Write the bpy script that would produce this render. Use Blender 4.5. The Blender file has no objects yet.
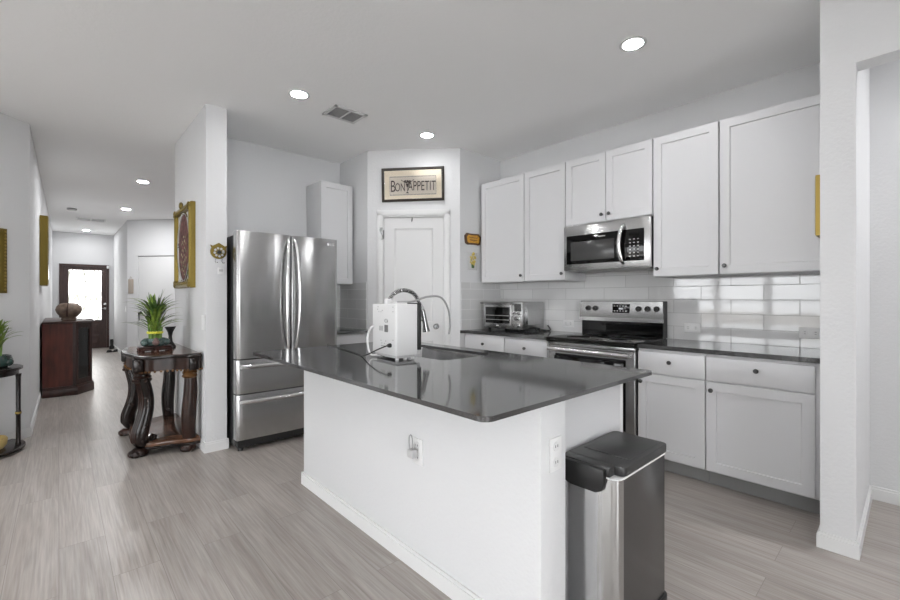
import bpy, bmesh, math, random
from mathutils import Vector, Matrix
R = math.radians
random.seed(7)
SC = bpy.context.scene
COL = SC.collection

# ------------------------------------------------------------------ camera
CAM_H = 1.2565
cd = bpy.data.cameras.new('camera'); cam = bpy.data.objects.new('camera', cd); COL.objects.link(cam)
cam.location = (0, 0, CAM_H); cam.rotation_euler = (R(90), 0, -0.7425)
cd.sensor_width = 36; cd.lens = 426.2/900*36; cd.shift_y = -2.3/900
cd.clip_start = 0.02; cd.clip_end = 200
SC.camera = cam

# ------------------------------------------------------------------ world, light, exposure
w = bpy.data.worlds.new('world'); SC.world = w; w.use_nodes = True
bg = w.node_tree.nodes['Background']
bg.inputs[0].default_value = (.96, .98, 1.0, 1); bg.inputs[1].default_value = 5.0
SC.view_settings.view_transform = 'Standard'; SC.view_settings.look = 'None'
SC.view_settings.gamma = 1; SC.view_settings.use_curve_mapping = False
SC.view_settings.exposure = 0.86
SC.cycles.max_bounces = 10; SC.cycles.diffuse_bounces = 8; SC.cycles.glossy_bounces = 5
SC.cycles.transparent_max_bounces = 12
SC.cycles.use_denoising = True
SC.cycles.sample_clamp_indirect = 6

def area(name, loc, rot, sx, sy, power, col=(1, 1, 1)):
    l = bpy.data.lights.new(name, 'AREA'); l.shape = 'RECTANGLE'; l.size = sx; l.size_y = sy
    l.energy = power; l.color = col
    o = bpy.data.objects.new(name, l); COL.objects.link(o); o.location = loc; o.rotation_euler = rot
    return o
# daylight just outside the living-room windows (west wall and rear wall) and the glazed front door
area('daylight_west', (-6.0, 2.7, 4.2), (0, R(-50), 0), 2.4, 3.2, 150)
area('daylight_west', (-6.0, -1.6, 4.2), (0, R(-50), 0), 2.4, 3.2, 100)
area('daylight_rear', (-1.3, -4.35, 1.3), (R(90), 0, 0), 3.2, 2.0, 25)
area('daylight_front_door', (0.47, 14.3, 1.4), (R(-90), 0, 0), 0.8, 1.4, 120)

H = 2.83

# ------------------------------------------------------------------ materials
def newmat(name):
    m = bpy.data.materials.new(name); m.use_nodes = True
    return m, m.node_tree, m.node_tree.nodes['Principled BSDF']
def g(v): return (v, v, v, 1)
def mat(name, col, rough=.5, metal=0, coat=0, bump=0, bscale=50, stretch=(1, 1, 1), vary=0, vscale=3, spec=.5, em=0, ior=1.5):
    m, nt, b = newmat(name)
    c = g(col) if isinstance(col, (int, float)) else (*col, 1)
    b.inputs['Base Color'].default_value = c; b.inputs['Roughness'].default_value = rough
    b.inputs['Metallic'].default_value = metal; b.inputs['Coat Weight'].default_value = coat
    b.inputs['Coat Roughness'].default_value = .06
    b.inputs['Specular IOR Level'].default_value = spec; b.inputs['IOR'].default_value = ior
    if em:
        b.inputs['Emission Color'].default_value = c; b.inputs['Emission Strength'].default_value = em
    tc = mp = None
    if bump or vary:
        tc = nt.nodes.new('ShaderNodeTexCoord'); mp = nt.nodes.new('ShaderNodeMapping')
        mp.inputs['Scale'].default_value = stretch; nt.links.new(tc.outputs['Object'], mp.inputs[0])
    if bump:
        n = nt.nodes.new('ShaderNodeTexNoise'); n.inputs['Scale'].default_value = bscale; n.inputs['Detail'].default_value = 4
        bp = nt.nodes.new('ShaderNodeBump'); bp.inputs['Strength'].default_value = bump; bp.inputs['Distance'].default_value = .01
        nt.links.new(mp.outputs[0], n.inputs[0]); nt.links.new(n.outputs['Fac'], bp.inputs['Height']); nt.links.new(bp.outputs[0], b.inputs['Normal'])
    if vary:
        n = nt.nodes.new('ShaderNodeTexNoise'); n.inputs['Scale'].default_value = vscale; n.inputs['Detail'].default_value = 5
        nt.links.new(mp.outputs[0], n.inputs[0])
        r = nt.nodes.new('ShaderNodeValToRGB')
        r.color_ramp.elements[0].position = .3; r.color_ramp.elements[1].position = .7
        r.color_ramp.elements[0].color = tuple(max(0, x*(1-vary)) for x in c[:3]) + (1,)
        r.color_ramp.elements[1].color = tuple(min(1, x*(1+vary)) for x in c[:3]) + (1,)
        nt.links.new(n.outputs['Fac'], r.inputs[0]); nt.links.new(r.outputs[0], b.inputs['Base Color'])
    return m

M = {}
M['wall'] = mat('wall_paint', (.64, .643, .65), .75, bump=.22, bscale=60)
M['ceiling'] = mat('ceiling_paint', .88, .85, bump=.14, bscale=50)
M['trim'] = mat('trim_white', .68, .4)
M['cab'] = mat('cabinet_white', (.60, .60, .61), .38)
M['door'] = mat('door_white', .64, .42)
M['toe'] = mat('toe_kick_grey', .25, .5)
M['counter'] = mat('quartz_dark_grey', (.045, .045, .046), .08, vary=.2, vscale=260, spec=1.0, ior=1.6)
M['steel'] = mat('stainless_steel', .50, .24, 1, bump=.04, bscale=30, stretch=(1, 1, 14))
M['steelv'] = mat('stainless_fridge', .48, .24, 1, bump=.35, bscale=2.2, stretch=(2.2, 2.2, .12))
M['sinksteel'] = mat('sink_steel', .45, .2, 1, vary=.3, vscale=6)
M['steelb'] = mat('stainless_bright', .72, .16, 1)
M['chrome'] = mat('chrome', .75, .10, 1)
M['nickel'] = mat('brushed_nickel', .30, .22, 1)
M['bronze'] = mat('dark_bronze', .10, .3, .9)
M['black'] = mat('black_plastic', .012, .35)
M['blackg'] = mat('black_glass', .004, .05, spec=.35)
M['darkm'] = mat('dark_grey_metal', .05, .42, .6)
M['lid'] = mat('black_lid_plastic', .025, .38, bump=.05, bscale=300)
M['binside'] = mat('bin_steel_shaded', (.17, .17, .175), .22, 1)  # darker copy of the steel, painting the can's sides as shaded
M['binfront'] = mat('bin_steel_lit_front', .55, .2, 1, bump=.25, bscale=4, stretch=(4, 4, .1))  # lighter copy, painting the bright reflection on the can's front
M['whitep'] = mat('white_plastic', .72, .3)
M['whiteap'] = mat('white_appliance', .68, .32)
M['grey'] = mat('grey_plastic', .32, .4)
M['lgrey'] = mat('light_grey_plastic', .5, .4)
M['hose'] = mat('translucent_grey_hose', .32, .25)
M['label'] = mat('grey_label', .16, .6, vary=.5, vscale=300)
M['mwwin'] = mat('microwave_window', .05, .2, spec=.4)
M['white'] = mat('white_print', .75, .5)
M['gold'] = mat('antique_gold', (.20, .145, .03), .34, .7, bump=.5, bscale=120)
M['goldp'] = mat('polished_gold', (.34, .24, .06), .35, .7)
M['darkgold'] = mat('dark_gold_wood', (.14, .065, .02), .35, .3, bump=.4, bscale=100)
M['mahog'] = mat('mahogany_wood', (.085, .020, .012), .4, spec=.22, vary=.45, vscale=6, stretch=(4, 4, .6))
M['mahogd'] = mat('mahogany_dark', (.032, .011, .008), .35, spec=.25, vary=.4, vscale=6, stretch=(4, 4, .6))
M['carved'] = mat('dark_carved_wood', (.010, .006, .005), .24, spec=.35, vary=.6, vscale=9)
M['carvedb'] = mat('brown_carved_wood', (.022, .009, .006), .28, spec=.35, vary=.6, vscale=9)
M['veneer'] = mat('veneer_top', (.09, .042, .024), .14, spec=.5, vary=.3, vscale=8, stretch=(1, 5, 1))
M['frame'] = mat('picture_frame_black', (.025, .018, .012), .3, coat=.3)
M['mat_cream'] = mat('cream_mat', (.95, .85, .69), .7)
M['stitch'] = mat('linen_panel', (.78, .71, .62), .9, bump=.4, bscale=500, vary=.1, vscale=200)
M['ink'] = mat('brown_ink', (.06, .035, .03), .8)
M['leaf'] = mat('leaf_green', (.15, .23, .035), .45, vary=.5, vscale=14)
M['leaf2'] = mat('leaf_dark_green', (.055, .11, .025), .45, vary=.5, vscale=14)
M['stalk'] = mat('stalk_green', (.12, .22, .03), .4, vary=.3, vscale=30)
M['yellow'] = mat('yellow_ribbon', (.62, .60, .05), .35)
M['celadon'] = mat('celadon_ceramic', (.06, .095, .09), .15, coat=.3, vary=.5, vscale=18)
M['darkcer'] = mat('dark_green_ceramic', (.02, .04, .035), .12, coat=.6, vary=.5, vscale=18)
M['pink'] = mat('clay_pink', (.16, .10, .09), .5)
M['clay'] = mat('mottled_clay', (.17, .12, .09), .55, vary=.5, vscale=16, bump=.4, bscale=25)
M['basket'] = mat('woven_gold_basket', (.45, .33, .12), .6, bump=.7, bscale=80)
M['dbrown'] = mat('front_door_brown', (.045, .022, .018), .35, vary=.3, vscale=8, stretch=(6, 6, .8))
M['taupe'] = mat('taupe_plaque', (.36, .31, .26), .6)
M['orange'] = mat('amber_plaque', (.52, .26, .02), .35, vary=.3, vscale=40)
M['brown'] = mat('brown_carved_frame', (.07, .028, .01), .45, bump=.6, bscale=140)
M['tileart'] = mat('pale_tile', (.52, .52, .52), .2)
M['artfl'] = mat('painted_blossom', (.30, .28, .16), .5, vary=.9, vscale=25)
M['flower'] = mat('flower_yellow', (.50, .38, .08), .5, vary=.4, vscale=60)
M['blackc'] = mat('black_cord', .01, .4)
M['vent'] = mat('vent_grey', .18, .5)
M['mirror'] = mat('picture_mirror_rim', .8, .08, 1)
M['art_dark'] = mat('painting_dark_floral', (.13, .055, .05), .6, spec=.2, vary=.9, vscale=22)
M['outletd'] = mat('outlet_slot', .06, .6)
M['shoe'] = mat('black_shoe', .012, .5)

def aniso(m, a, rot=0.0):
    nt = m.node_tree; b = nt.nodes['Principled BSDF']
    t = nt.nodes.new('ShaderNodeTangent'); t.direction_type = 'RADIAL'; t.axis = 'Z'
    nt.links.new(t.outputs[0], b.inputs['Tangent']); b.inputs['Anisotropic'].default_value = a; b.inputs['Anisotropic Rotation'].default_value = rot
aniso(M['steelv'], .85, .25); aniso(M['binfront'], .8, .25); aniso(M['binside'], .7, .25)
def emis(name, col, s):
    m, nt, b = newmat(name)
    b.inputs['Base Color'].default_value = (*col, 1)
    b.inputs['Emission Color'].default_value = (*col, 1); b.inputs['Emission Strength'].default_value = s
    return m
M['diff'] = emis('downlight_diffuser', (.985, .99, 1), 125.0)
M['diffk'] = emis('downlight_diffuser_dim', (.985, .99, 1), 55.0)
M['diffl'] = emis('fill_light_diffuser', (.985, .99, 1), 185.0)  # glow of the added, unseen fill lights
M['diffh'] = emis('downlight_diffuser_hall', (.985, .99, 1), 500.0)
M['diffe'] = emis('downlight_diffuser_entry', (.985, .99, 1), 170.0)
M['digit'] = emis('display_digits', (.5, .52, .55), .12)

def glassm(name, tint, gl=.12, rough=.02):
    m = bpy.data.materials.new(name); m.use_nodes = True; nt = m.node_tree; nt.nodes.clear()
    o = nt.nodes.new('ShaderNodeOutputMaterial'); t = nt.nodes.new('ShaderNodeBsdfTransparent'); q = nt.nodes.new('ShaderNodeBsdfGlossy')
    f = nt.nodes.new('ShaderNodeFresnel'); f.inputs[0].default_value = 1.5
    mx = nt.nodes.new('ShaderNodeMixShader'); t.inputs[0].default_value = (*tint, 1); q.inputs['Roughness'].default_value = rough
    nt.links.new(f.outputs[0], mx.inputs[0]); nt.links.new(t.outputs[0], mx.inputs[1]); nt.links.new(q.outputs[0], mx.inputs[2]); nt.links.new(mx.outputs[0], o.inputs[0])
    return m
M['glass'] = glassm('window_glass', (.99, .99, .99))
M['smoke'] = glassm('smoked_glass', (.72, .68, .66))

def frostm():
    m = bpy.data.materials.new('leaded_textured_glass'); m.use_nodes = True; nt = m.node_tree; nt.nodes.clear()
    o = nt.nodes.new('ShaderNodeOutputMaterial'); t = nt.nodes.new('ShaderNodeBsdfTransparent'); q = nt.nodes.new('ShaderNodeBsdfTranslucent')
    tc = nt.nodes.new('ShaderNodeTexCoord'); mp = nt.nodes.new('ShaderNodeMapping'); mp.inputs['Scale'].default_value = (14, 1, 2.2)
    n = nt.nodes.new('ShaderNodeTexNoise'); n.inputs['Scale'].default_value = 1.6; n.inputs['Detail'].default_value = 3
    r = nt.nodes.new('ShaderNodeValToRGB'); r.color_ramp.elements[0].position = .36; r.color_ramp.elements[1].position = .56
    r.color_ramp.elements[0].color = (.19, .19, .175, 1); r.color_ramp.elements[1].color = (.46, .46, .46, 1)
    nt.links.new(tc.outputs['Object'], mp.inputs[0]); nt.links.new(mp.outputs[0], n.inputs[0]); nt.links.new(n.outputs['Fac'], r.inputs[0])
    nt.links.new(r.outputs[0], t.inputs[0]); nt.links.new(r.outputs[0], q.inputs[0])
    mx = nt.nodes.new('ShaderNodeMixShader'); mx.inputs[0].default_value = .3
    nt.links.new(t.outputs[0], mx.inputs[1]); nt.links.new(q.outputs[0], mx.inputs[2]); nt.links.new(mx.outputs[0], o.inputs[0])
    return m
M['frost'] = frostm()

def floor_mat():
    m, nt, b = newmat('floor_planks'); N = nt.nodes; Lk = nt.links
    tc = N.new('ShaderNodeTexCoord'); mp = N.new('ShaderNodeMapping'); mp.inputs['Rotation'].default_value = (0, 0, R(90))
    Lk.new(tc.outputs['Object'], mp.inputs[0])
    br = N.new('ShaderNodeTexBrick'); br.offset = .37; br.offset_frequency = 2; br.squash = 1
    br.inputs['Scale'].default_value = 1; br.inputs['Brick Width'].default_value = 1.22; br.inputs['Row Height'].default_value = .18
    br.inputs['Mortar Size'].default_value = .0014; br.inputs['Mortar Smooth'].default_value = .2; br.inputs['Bias'].default_value = 0
    br.inputs['Color1'].default_value = g(0.0); br.inputs['Color2'].default_value = g(1.0); br.inputs['Mortar'].default_value = g(.5)
    Lk.new(mp.outputs[0], br.inputs[0])
    # grain coordinates offset per plank
    sep = N.new('ShaderNodeVectorMath'); sep.operation = 'MULTIPLY_ADD'
    Lk.new(br.outputs['Color'], sep.inputs[0]); sep.inputs[1].default_value = (7.3, 3.1, 0); Lk.new(tc.outputs['Object'], sep.inputs[2])
    mg = N.new('ShaderNodeMapping'); mg.inputs['Scale'].default_value = (14, .7, 1); Lk.new(sep.outputs[0], mg.inputs[0])
    n1 = N.new('ShaderNodeTexNoise'); n1.inputs['Scale'].default_value = 1.3; n1.inputs['Detail'].default_value = 7; n1.inputs['Distortion'].default_value = 1.2; n1.inputs['Roughness'].default_value = .62
    Lk.new(mg.outputs[0], n1.inputs[0])
    mg2 = N.new('ShaderNodeMapping'); mg2.inputs['Scale'].default_value = (70, 2, 1); Lk.new(sep.outputs[0], mg2.inputs[0])
    n2 = N.new('ShaderNodeTexNoise'); n2.inputs['Scale'].default_value = 1.5; n2.inputs['Detail'].default_value = 4
    Lk.new(mg2.outputs[0], n2.inputs[0])
    r = N.new('ShaderNodeValToRGB'); e = r.color_ramp.elements
    e[0].position = .25; e[0].color = (.285, .247, .22, 1); e[1].position = .68; e[1].color = (.41, .38, .355, 1)
    x = r.color_ramp.elements.new(.5); x.color = (.36, .325, .298, 1)
    Lk.new(n1.outputs['Fac'], r.inputs[0])
    mixb = N.new('ShaderNodeMix'); mixb.data_type = 'RGBA'; mixb.blend_type = 'MULTIPLY'; mixb.inputs[0].default_value = 1
    mr = N.new('ShaderNodeMapRange'); mr.inputs['From Min'].default_value = .3; mr.inputs['From Max'].default_value = .7; mr.inputs['To Min'].default_value = .80; mr.inputs['To Max'].default_value = 1.12
    Lk.new(n2.outputs['Fac'], mr.inputs[0]); Lk.new(r.outputs[0], mixb.inputs[6]); Lk.new(mr.outputs[0], mixb.inputs[7])
    mixc = N.new('ShaderNodeMix'); mixc.data_type = 'RGBA'; mixc.blend_type = 'MULTIPLY'; mixc.inputs[0].default_value = 1
    mr2 = N.new('ShaderNodeMapRange'); mr2.inputs['To Min'].default_value = .92; mr2.inputs['To Max'].default_value = 1.06
    Lk.new(br.outputs['Color'], mr2.inputs[0]); Lk.new(mixb.outputs[2], mixc.inputs[6]); Lk.new(mr2.outputs[0], mixc.inputs[7])
    mixm = N.new('ShaderNodeMix'); mixm.data_type = 'RGBA'; Lk.new(br.outputs['Fac'], mixm.inputs[0]); Lk.new(mixc.outputs[2], mixm.inputs[6]); mixm.inputs[7].default_value = (.235, .208, .19, 1)
    Lk.new(mixm.outputs[2], b.inputs['Base Color'])
    b.inputs['Roughness'].default_value = .36
    bp = N.new('ShaderNodeBump'); bp.inputs['Strength'].default_value = .12; bp.inputs['Distance'].default_value = .004
    Lk.new(n2.outputs['Fac'], bp.inputs['Height']); Lk.new(bp.outputs[0], b.inputs['Normal'])
    return m
M['floor'] = floor_mat()

def tile_mat(name, axis, u0, grout=.72):
    # glazed 10 x 40 cm running-bond tile; axis = world axis that runs along the wall
    m, nt, b = newmat(name); N = nt.nodes; Lk = nt.links
    tc = N.new('ShaderNodeTexCoord'); sp = N.new('ShaderNodeSeparateXYZ'); Lk.new(tc.outputs['Object'], sp.inputs[0])
    cb = N.new('ShaderNodeCombineXYZ')
    a1 = N.new('ShaderNodeMath'); a1.operation = 'SUBTRACT'; a1.inputs[1].default_value = u0 - 40.7
    a2 = N.new('ShaderNodeMath'); a2.operation = 'SUBTRACT'; a2.inputs[1].default_value = .915
    Lk.new(sp.outputs[axis], a1.inputs[0]); Lk.new(sp.outputs[2], a2.inputs[0]); Lk.new(a1.outputs[0], cb.inputs[0]); Lk.new(a2.outputs[0], cb.inputs[1])
    br = N.new('ShaderNodeTexBrick'); br.offset = .5; br.offset_frequency = 2
    br.inputs['Scale'].default_value = 1; br.inputs['Brick Width'].default_value = .407; br.inputs['Row Height'].default_value = .1085
    br.inputs['Mortar Size'].default_value = .0022; br.inputs['Mortar Smooth'].default_value = .15
    br.inputs['Color1'].default_value = g(.60); br.inputs['Color2'].default_value = g(.64); br.inputs['Mortar'].default_value = g(grout)
    Lk.new(cb.outputs[0], br.inputs[0]); Lk.new(br.outputs['Color'], b.inputs['Base Color'])
    ro = N.new('ShaderNodeMapRange'); ro.inputs['To Min'].default_value = .06; ro.inputs['To Max'].default_value = .7
    Lk.new(br.outputs['Fac'], ro.inputs[0]); Lk.new(ro.outputs[0], b.inputs['Roughness'])
    nz = N.new('ShaderNodeTexNoise'); nz.inputs['Scale'].default_value = 9; Lk.new(cb.outputs[0], nz.inputs[0])
    hh = N.new('ShaderNodeMath'); hh.operation = 'MULTIPLY_ADD'; hh.inputs[1].default_value = -1.0
    sc_ = N.new('ShaderNodeMath'); sc_.operation = 'MULTIPLY'; sc_.inputs[1].default_value = .5; Lk.new(nz.outputs['Fac'], sc_.inputs[0])
    Lk.new(br.outputs['Fac'], hh.inputs[0]); Lk.new(sc_.outputs[0], hh.inputs[2])
    bp = N.new('ShaderNodeBump'); bp.inputs['Strength'].default_value = .25; bp.inputs['Distance'].default_value = .003
    Lk.new(hh.outputs[0], bp.inputs['Height']); Lk.new(bp.outputs[0], b.inputs['Normal'])
    b.inputs['Specular IOR Level'].default_value = .8
    return m

# ------------------------------------------------------------------ mesh builder
def crom(pts, n=6):
    P = [Vector(p) for p in pts]; out = []
    for i in range(len(P)-1):
        p0 = P[max(i-1, 0)]; p1 = P[i]; p2 = P[i+1]; p3 = P[min(i+2, len(P)-1)]
        for k in range(n):
            t = k/n
            out.append(.5*((2*p1)+(-p0+p2)*t+(2*p0-5*p1+4*p2-p3)*t*t+(-p0+3*p1-3*p2+p3)*t*t*t))
    out.append(P[-1]); return out

class MB:
    def __init__(s): s.bm = bmesh.new()
    def box(s, x0, x1, y0, y1, z0, z1, bev=0, seg=2):
        r = bmesh.ops.create_cube(s.bm, size=1); vs = r['verts']
        for v in vs: v.co = Vector(((x0+x1)/2+v.co.x*(x1-x0), (y0+y1)/2+v.co.y*(y1-y0), (z0+z1)/2+v.co.z*(z1-z0)))
        if bev:
            es = list({e for v in vs for e in v.link_edges})
            bmesh.ops.bevel(s.bm, geom=es, offset=bev, segments=seg, affect='EDGES', profile=.5)
        return s
    def prism(s, poly, z0, z1, axis='z', bev=0):
        # poly of 2-D points; axis z: (x,y); axis x: (y,z) extruded along x; axis y: (x,z) along y
        def mk(p, t): return {'z': (p[0], p[1], t), 'x': (t, p[0], p[1]), 'y': (p[0], t, p[1])}[axis]
        a = [s.bm.verts.new(mk(p, z0)) for p in poly]; b = [s.bm.verts.new(mk(p, z1)) for p in poly]
        fs = [s.bm.faces.new(a), s.bm.faces.new(b)]; n = len(poly)
        for i in range(n): fs.append(s.bm.faces.new((a[i], a[(i+1) % n], b[(i+1) % n], b[i])))
        bmesh.ops.recalc_face_normals(s.bm, faces=fs)
        if bev:
            es = list({e for f in fs[:2] for e in f.edges})
            bmesh.ops.bevel(s.bm, geom=es, offset=bev, segments=2, affect='EDGES', profile=.5)
        return s
    def rings(s, x0, x1, z0, z1, rs, cap=True, back=None):
        # nested rectangles in the xz-plane: rs = [(inset, y), ...]
        prev = None; fs = []
        for ins, y in rs:
            q = [s.bm.verts.new(c) for c in ((x0+ins, y, z0+ins), (x1-ins, y, z0+ins), (x1-ins, y, z1-ins), (x0+ins, y, z1-ins))]
            if prev:
                for i in range(4): fs.append(s.bm.faces.new((prev[i], prev[(i+1) % 4], q[(i+1) % 4], q[i])))
            else: first = q
            prev = q
        if cap: fs.append(s.bm.faces.new(prev))
        if back is not None:
            fs.append(s.bm.faces.new(first[::-1]))
        bmesh.ops.recalc_face_normals(s.bm, faces=fs)
        return s
    def tube(s, pts, r, seg=10, cap=True, flat=1.0, up=(0, 0, 1)):
        P = [Vector(p) for p in pts]; n = len(P)
        rad = [r]*n if isinstance(r, (int, float)) else [r[0]+(r[1]-r[0])*i/(n-1) for i in range(n)] if len(r) == 2 else list(r)
        T = [(P[min(i+1, n-1)]-P[max(i-1, 0)]).normalized() for i in range(n)]
        u = Vector(up); u = u-T[0]*u.dot(T[0])
        if u.length < 1e-3: u = T[0].orthogonal()
        u.normalize(); rings = []
        for i in range(n):
            u = (u-T[i]*u.dot(T[i])); u.normalize(); v = T[i].cross(u)
            rings.append([s.bm.verts.new(P[i]+(u*math.cos(2*math.pi*k/seg)*flat+v*math.sin(2*math.pi*k/seg))*rad[i]) for k in range(seg)])
        fs = []
        for i in range(n-1):
            for k in range(seg): fs.append(s.bm.faces.new((rings[i][k], rings[i][(k+1) % seg], rings[i+1][(k+1) % seg], rings[i+1][k])))
        if cap: fs += [s.bm.faces.new(rings[0][::-1]), s.bm.faces.new(rings[-1])]
        bmesh.ops.recalc_face_normals(s.bm, faces=fs)
        return s
    def lathe(s, prof, c=(0, 0, 0), seg=24, axis='z', sx=1, sy=1):
        rings = []
        def mk(r, z, a):
            x, y = r*math.cos(a)*sx, r*math.sin(a)*sy
            return {'z': Vector((x, y, z)), 'y': Vector((x, z, y)), 'x': Vector((z, x, y))}[axis]+Vector(c)
        for r, z in prof:
            if r < 1e-5: rings.append([s.bm.verts.new(mk(0, z, 0))])
            else: rings.append([s.bm.verts.new(mk(r, z, 2*math.pi*k/seg)) for k in range(seg)])
        fs = []
        for a, b in zip(rings, rings[1:]):
            for k in range(seg):
                q = [a[k % len(a)], a[(k+1) % len(a)], b[(k+1) % len(b)], b[k % len(b)]]
                q = list(dict.fromkeys(q))
                if len(q) > 2: fs.append(s.bm.faces.new(q))
        if len(rings[0]) > 1: fs.append(s.bm.faces.new(rings[0]))
        if len(rings[-1]) > 1: fs.append(s.bm.faces.new(rings[-1]))
        bmesh.ops.recalc_face_normals(s.bm, faces=fs)
        return s
    def ball(s, c, r, sx=1, sy=1, sz=1, seg=16):
        return s.lathe([(r*math.sin(math.pi*i/10), -r*math.cos(math.pi*i/10)*sz) for i in range(11)], c, seg, sx=sx, sy=sy)
    def strip(s, pts, wd, side, fold=.2):
        # a leaf blade: centre line pts, widths wd, side vector
        side = Vector(side).normalized(); rows = []
        for p, wv in zip(pts, wd):
            p = Vector(p); rows.append([s.bm.verts.new(p-side*wv+Vector((0, 0, wv*fold))), s.bm.verts.new(p), s.bm.verts.new(p+side*wv+Vector((0, 0, wv*fold)))])
        for a, b in zip(rows, rows[1:]):
            s.bm.faces.new((a[0], a[1], b[1], b[0])); s.bm.faces.new((a[1], a[2], b[2], b[1]))
        return s
    def slab(s, outer, holes, z0, z1):
        fs = []
        for z in (z0, z1):
            es = []
            for lp in [outer]+holes:
                vs = [s.bm.verts.new((x, y, z)) for x, y in lp]
                es += [s.bm.edges.new((vs[i], vs[(i+1) % len(vs)])) for i in range(len(vs))]
            r = bmesh.ops.triangle_fill(s.bm, edges=es, use_beauty=True, use_dissolve=False)
            fs += [f for f in r['geom'] if isinstance(f, bmesh.types.BMFace)]
        for lp in [outer]+holes:
            a = [s.bm.verts.new((x, y, z0)) for x, y in lp]; b = [s.bm.verts.new((x, y, z1)) for x, y in lp]
            for i in range(len(lp)): fs.append(s.bm.faces.new((a[i], a[(i+1) % len(lp)], b[(i+1) % len(lp)], b[i])))
        bmesh.ops.remove_doubles(s.bm, verts=s.bm.verts[:], dist=1e-5)
        bmesh.ops.recalc_face_normals(s.bm, faces=s.bm.faces[:])
        return s
    def rot(s, ang, axis='Z', c=(0, 0, 0)):
        bmesh.ops.rotate(s.bm, verts=s.bm.verts[:], cent=c, matrix=Matrix.Rotation(ang, 3, axis)); return s
    def build(s, name, m, parent=None, angle=40):
        me = bpy.data.meshes.new(name); s.bm.to_mesh(me); s.bm.free()
        me.shade_smooth(); me.set_sharp_from_angle(angle=R(angle))
        me.materials.append(M[m] if isinstance(m, str) else m)
        o = bpy.data.objects.new(name, me); COL.objects.link(o)
        if parent is not None: o.parent = parent
        return o

def tag(o, label, cat, group=None):
    o['label'] = label; o['category'] = cat
    if group: o['group'] = group
    return o
def thing(name, label, cat, loc=(0, 0, 0), rz=0, group=None):
    o = bpy.data.objects.new(name, None); COL.objects.link(o); o.location = loc; o.rotation_euler = (0, 0, rz)
    o.empty_display_size = .1
    return tag(o, label, cat, group)
def struct(name, mb, m, parent=None):
    o = mb.build(name, m, parent)
    if parent is None: o['kind'] = 'structure'
    return o
def copy_tree(o, parent=None):
    c = o.copy(); COL.objects.link(c); c.parent = parent
    for ch in [x for x in COL.objects if x.parent == o]: copy_tree(ch, c)
    return c
def rrect(x0, x1, y0, y1, r, n=6):
    out = []
    for cx, cy, a0 in ((x1-r, y1-r, 0), (x0+r, y1-r, 90), (x0+r, y0+r, 180), (x1-r, y0+r, 270)):
        for k in range(n+1):
            a = R(a0+90*k/n); out.append((cx+r*math.cos(a), cy+r*math.sin(a)))
    return out
def text_mesh(name, body, size, m, parent, loc, rot=(R(90), 0, 0), sx=1, sy=1, ext=.0008):
    c = bpy.data.curves.new(name, 'FONT'); c.body = body; c.size = size; c.align_x = 'CENTER'; c.align_y = 'CENTER'; c.extrude = ext
    t = bpy.data.objects.new('tmp', c); COL.objects.link(t)
    bpy.context.view_layer.update()
    me = bpy.data.meshes.new_from_object(t)
    bpy.data.objects.remove(t)
    me.transform(Matrix.Translation(loc) @ Matrix.Rotation(rot[2], 4, 'Z') @ Matrix.Rotation(rot[0], 4, 'X') @ Matrix.Diagonal((sx, sy, 1, 1)))
    me.materials.clear(); me.materials.append(M[m])
    o = bpy.data.objects.new(name, me); COL.objects.link(o); o.parent = parent
    return o
def seg_wall(mb, p, q, z0, z1, t, side):
    # wall prism from p to q, thickness t to the left (side=1) or right (-1)
    P, Q = Vector(p), Vector(q); a = (Q-P).normalized(); n = Vector((-a.y, a.x))*side*t
    mb.prism([tuple(P), tuple(Q), tuple(Q+n), tuple(P+n)], z0, z1)
def base_run(mb, p, q, side, h=.082, t=.013):
    P, Q = Vector(p), Vector(q); a = (Q-P).normalized(); n = Vector((-a.y, a.x))*side
    for (tt, z0, z1) in ((t, 0, h-.014), (t*.6, h-.014, h)):
        mb.prism([tuple(P), tuple(Q), tuple(Q+n*tt), tuple(P+n*tt)], z0, z1)

# ================================================================== SETTING
struct('floor', MB().box(-4.2, 4.2, -4.2, 13.95, -.1, 0), 'floor')
struct('ceiling', MB().box(-4.2, 4.2, -4.2, 13.95, H, H+.12), 'ceiling')
# living-room side (left) with three tall windows in two openings
mb = MB()
for y0, y1 in ((-4.2, -2.95), (-.25, 1.2), (4.2, 4.9)): mb.box(-4.2, -4, y0, y1, 0, H)
for y0, y1 in ((-2.95, -.25), (1.2, 4.2)):
    mb.box(-4.2, -4, y0, y1, 0, .18); mb.box(-4.2, -4, y0, y1, 2.2, H)
struct('wall_left', mb, 'wall')
mb = MB()
mb.box(-4.2, -2.95, -4.2, -4, 0, H); mb.box(.35, 3.9, -4.2, -4, 0, H); mb.box(-2.95, .35, -4.2, -4, 2.2, H); mb.box(-2.95, .35, -4.2, -4, 0, .12)
struct('wall_rear', mb, 'wall')
def window_x(name, x, y0, y1, z0, z1, n):
    mb = MB(); f = .05
    for y in (y0, y1-f): mb.box(x-.05, x+.02, y, y+f, z0, z1)
    mb.box(x-.05, x+.02, y0, y1, z0, z0+f); mb.box(x-.05, x+.02, y0, y1, z1-f, z1); mb.box(x-.04, x+.01, y0, y1, (z0+z1)/2-.02, (z0+z1)/2+.02)
    for k in range(1, n):
        y = y0+(y1-y0)*k/n; mb.box(x-.05, x+.02, y-.06, y+.06, z0, z1)
    o = struct(name, mb, 'trim'); MB().box(x-.012, x-.008, y0+f, y1-f, z0+f, z1-f).build('pane', 'glass', o)
window_x('window_1', -4.1, 1.2, 4.2, .18, 2.2, 3)
window_x('window_2', -4.1, -2.95, -.25, .18, 2.2, 3)
mb = MB()
for x in (-2.95, -1.35, .3): mb.box(x, x+.05, -4.13, -4.06, .12, 2.2)
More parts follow.
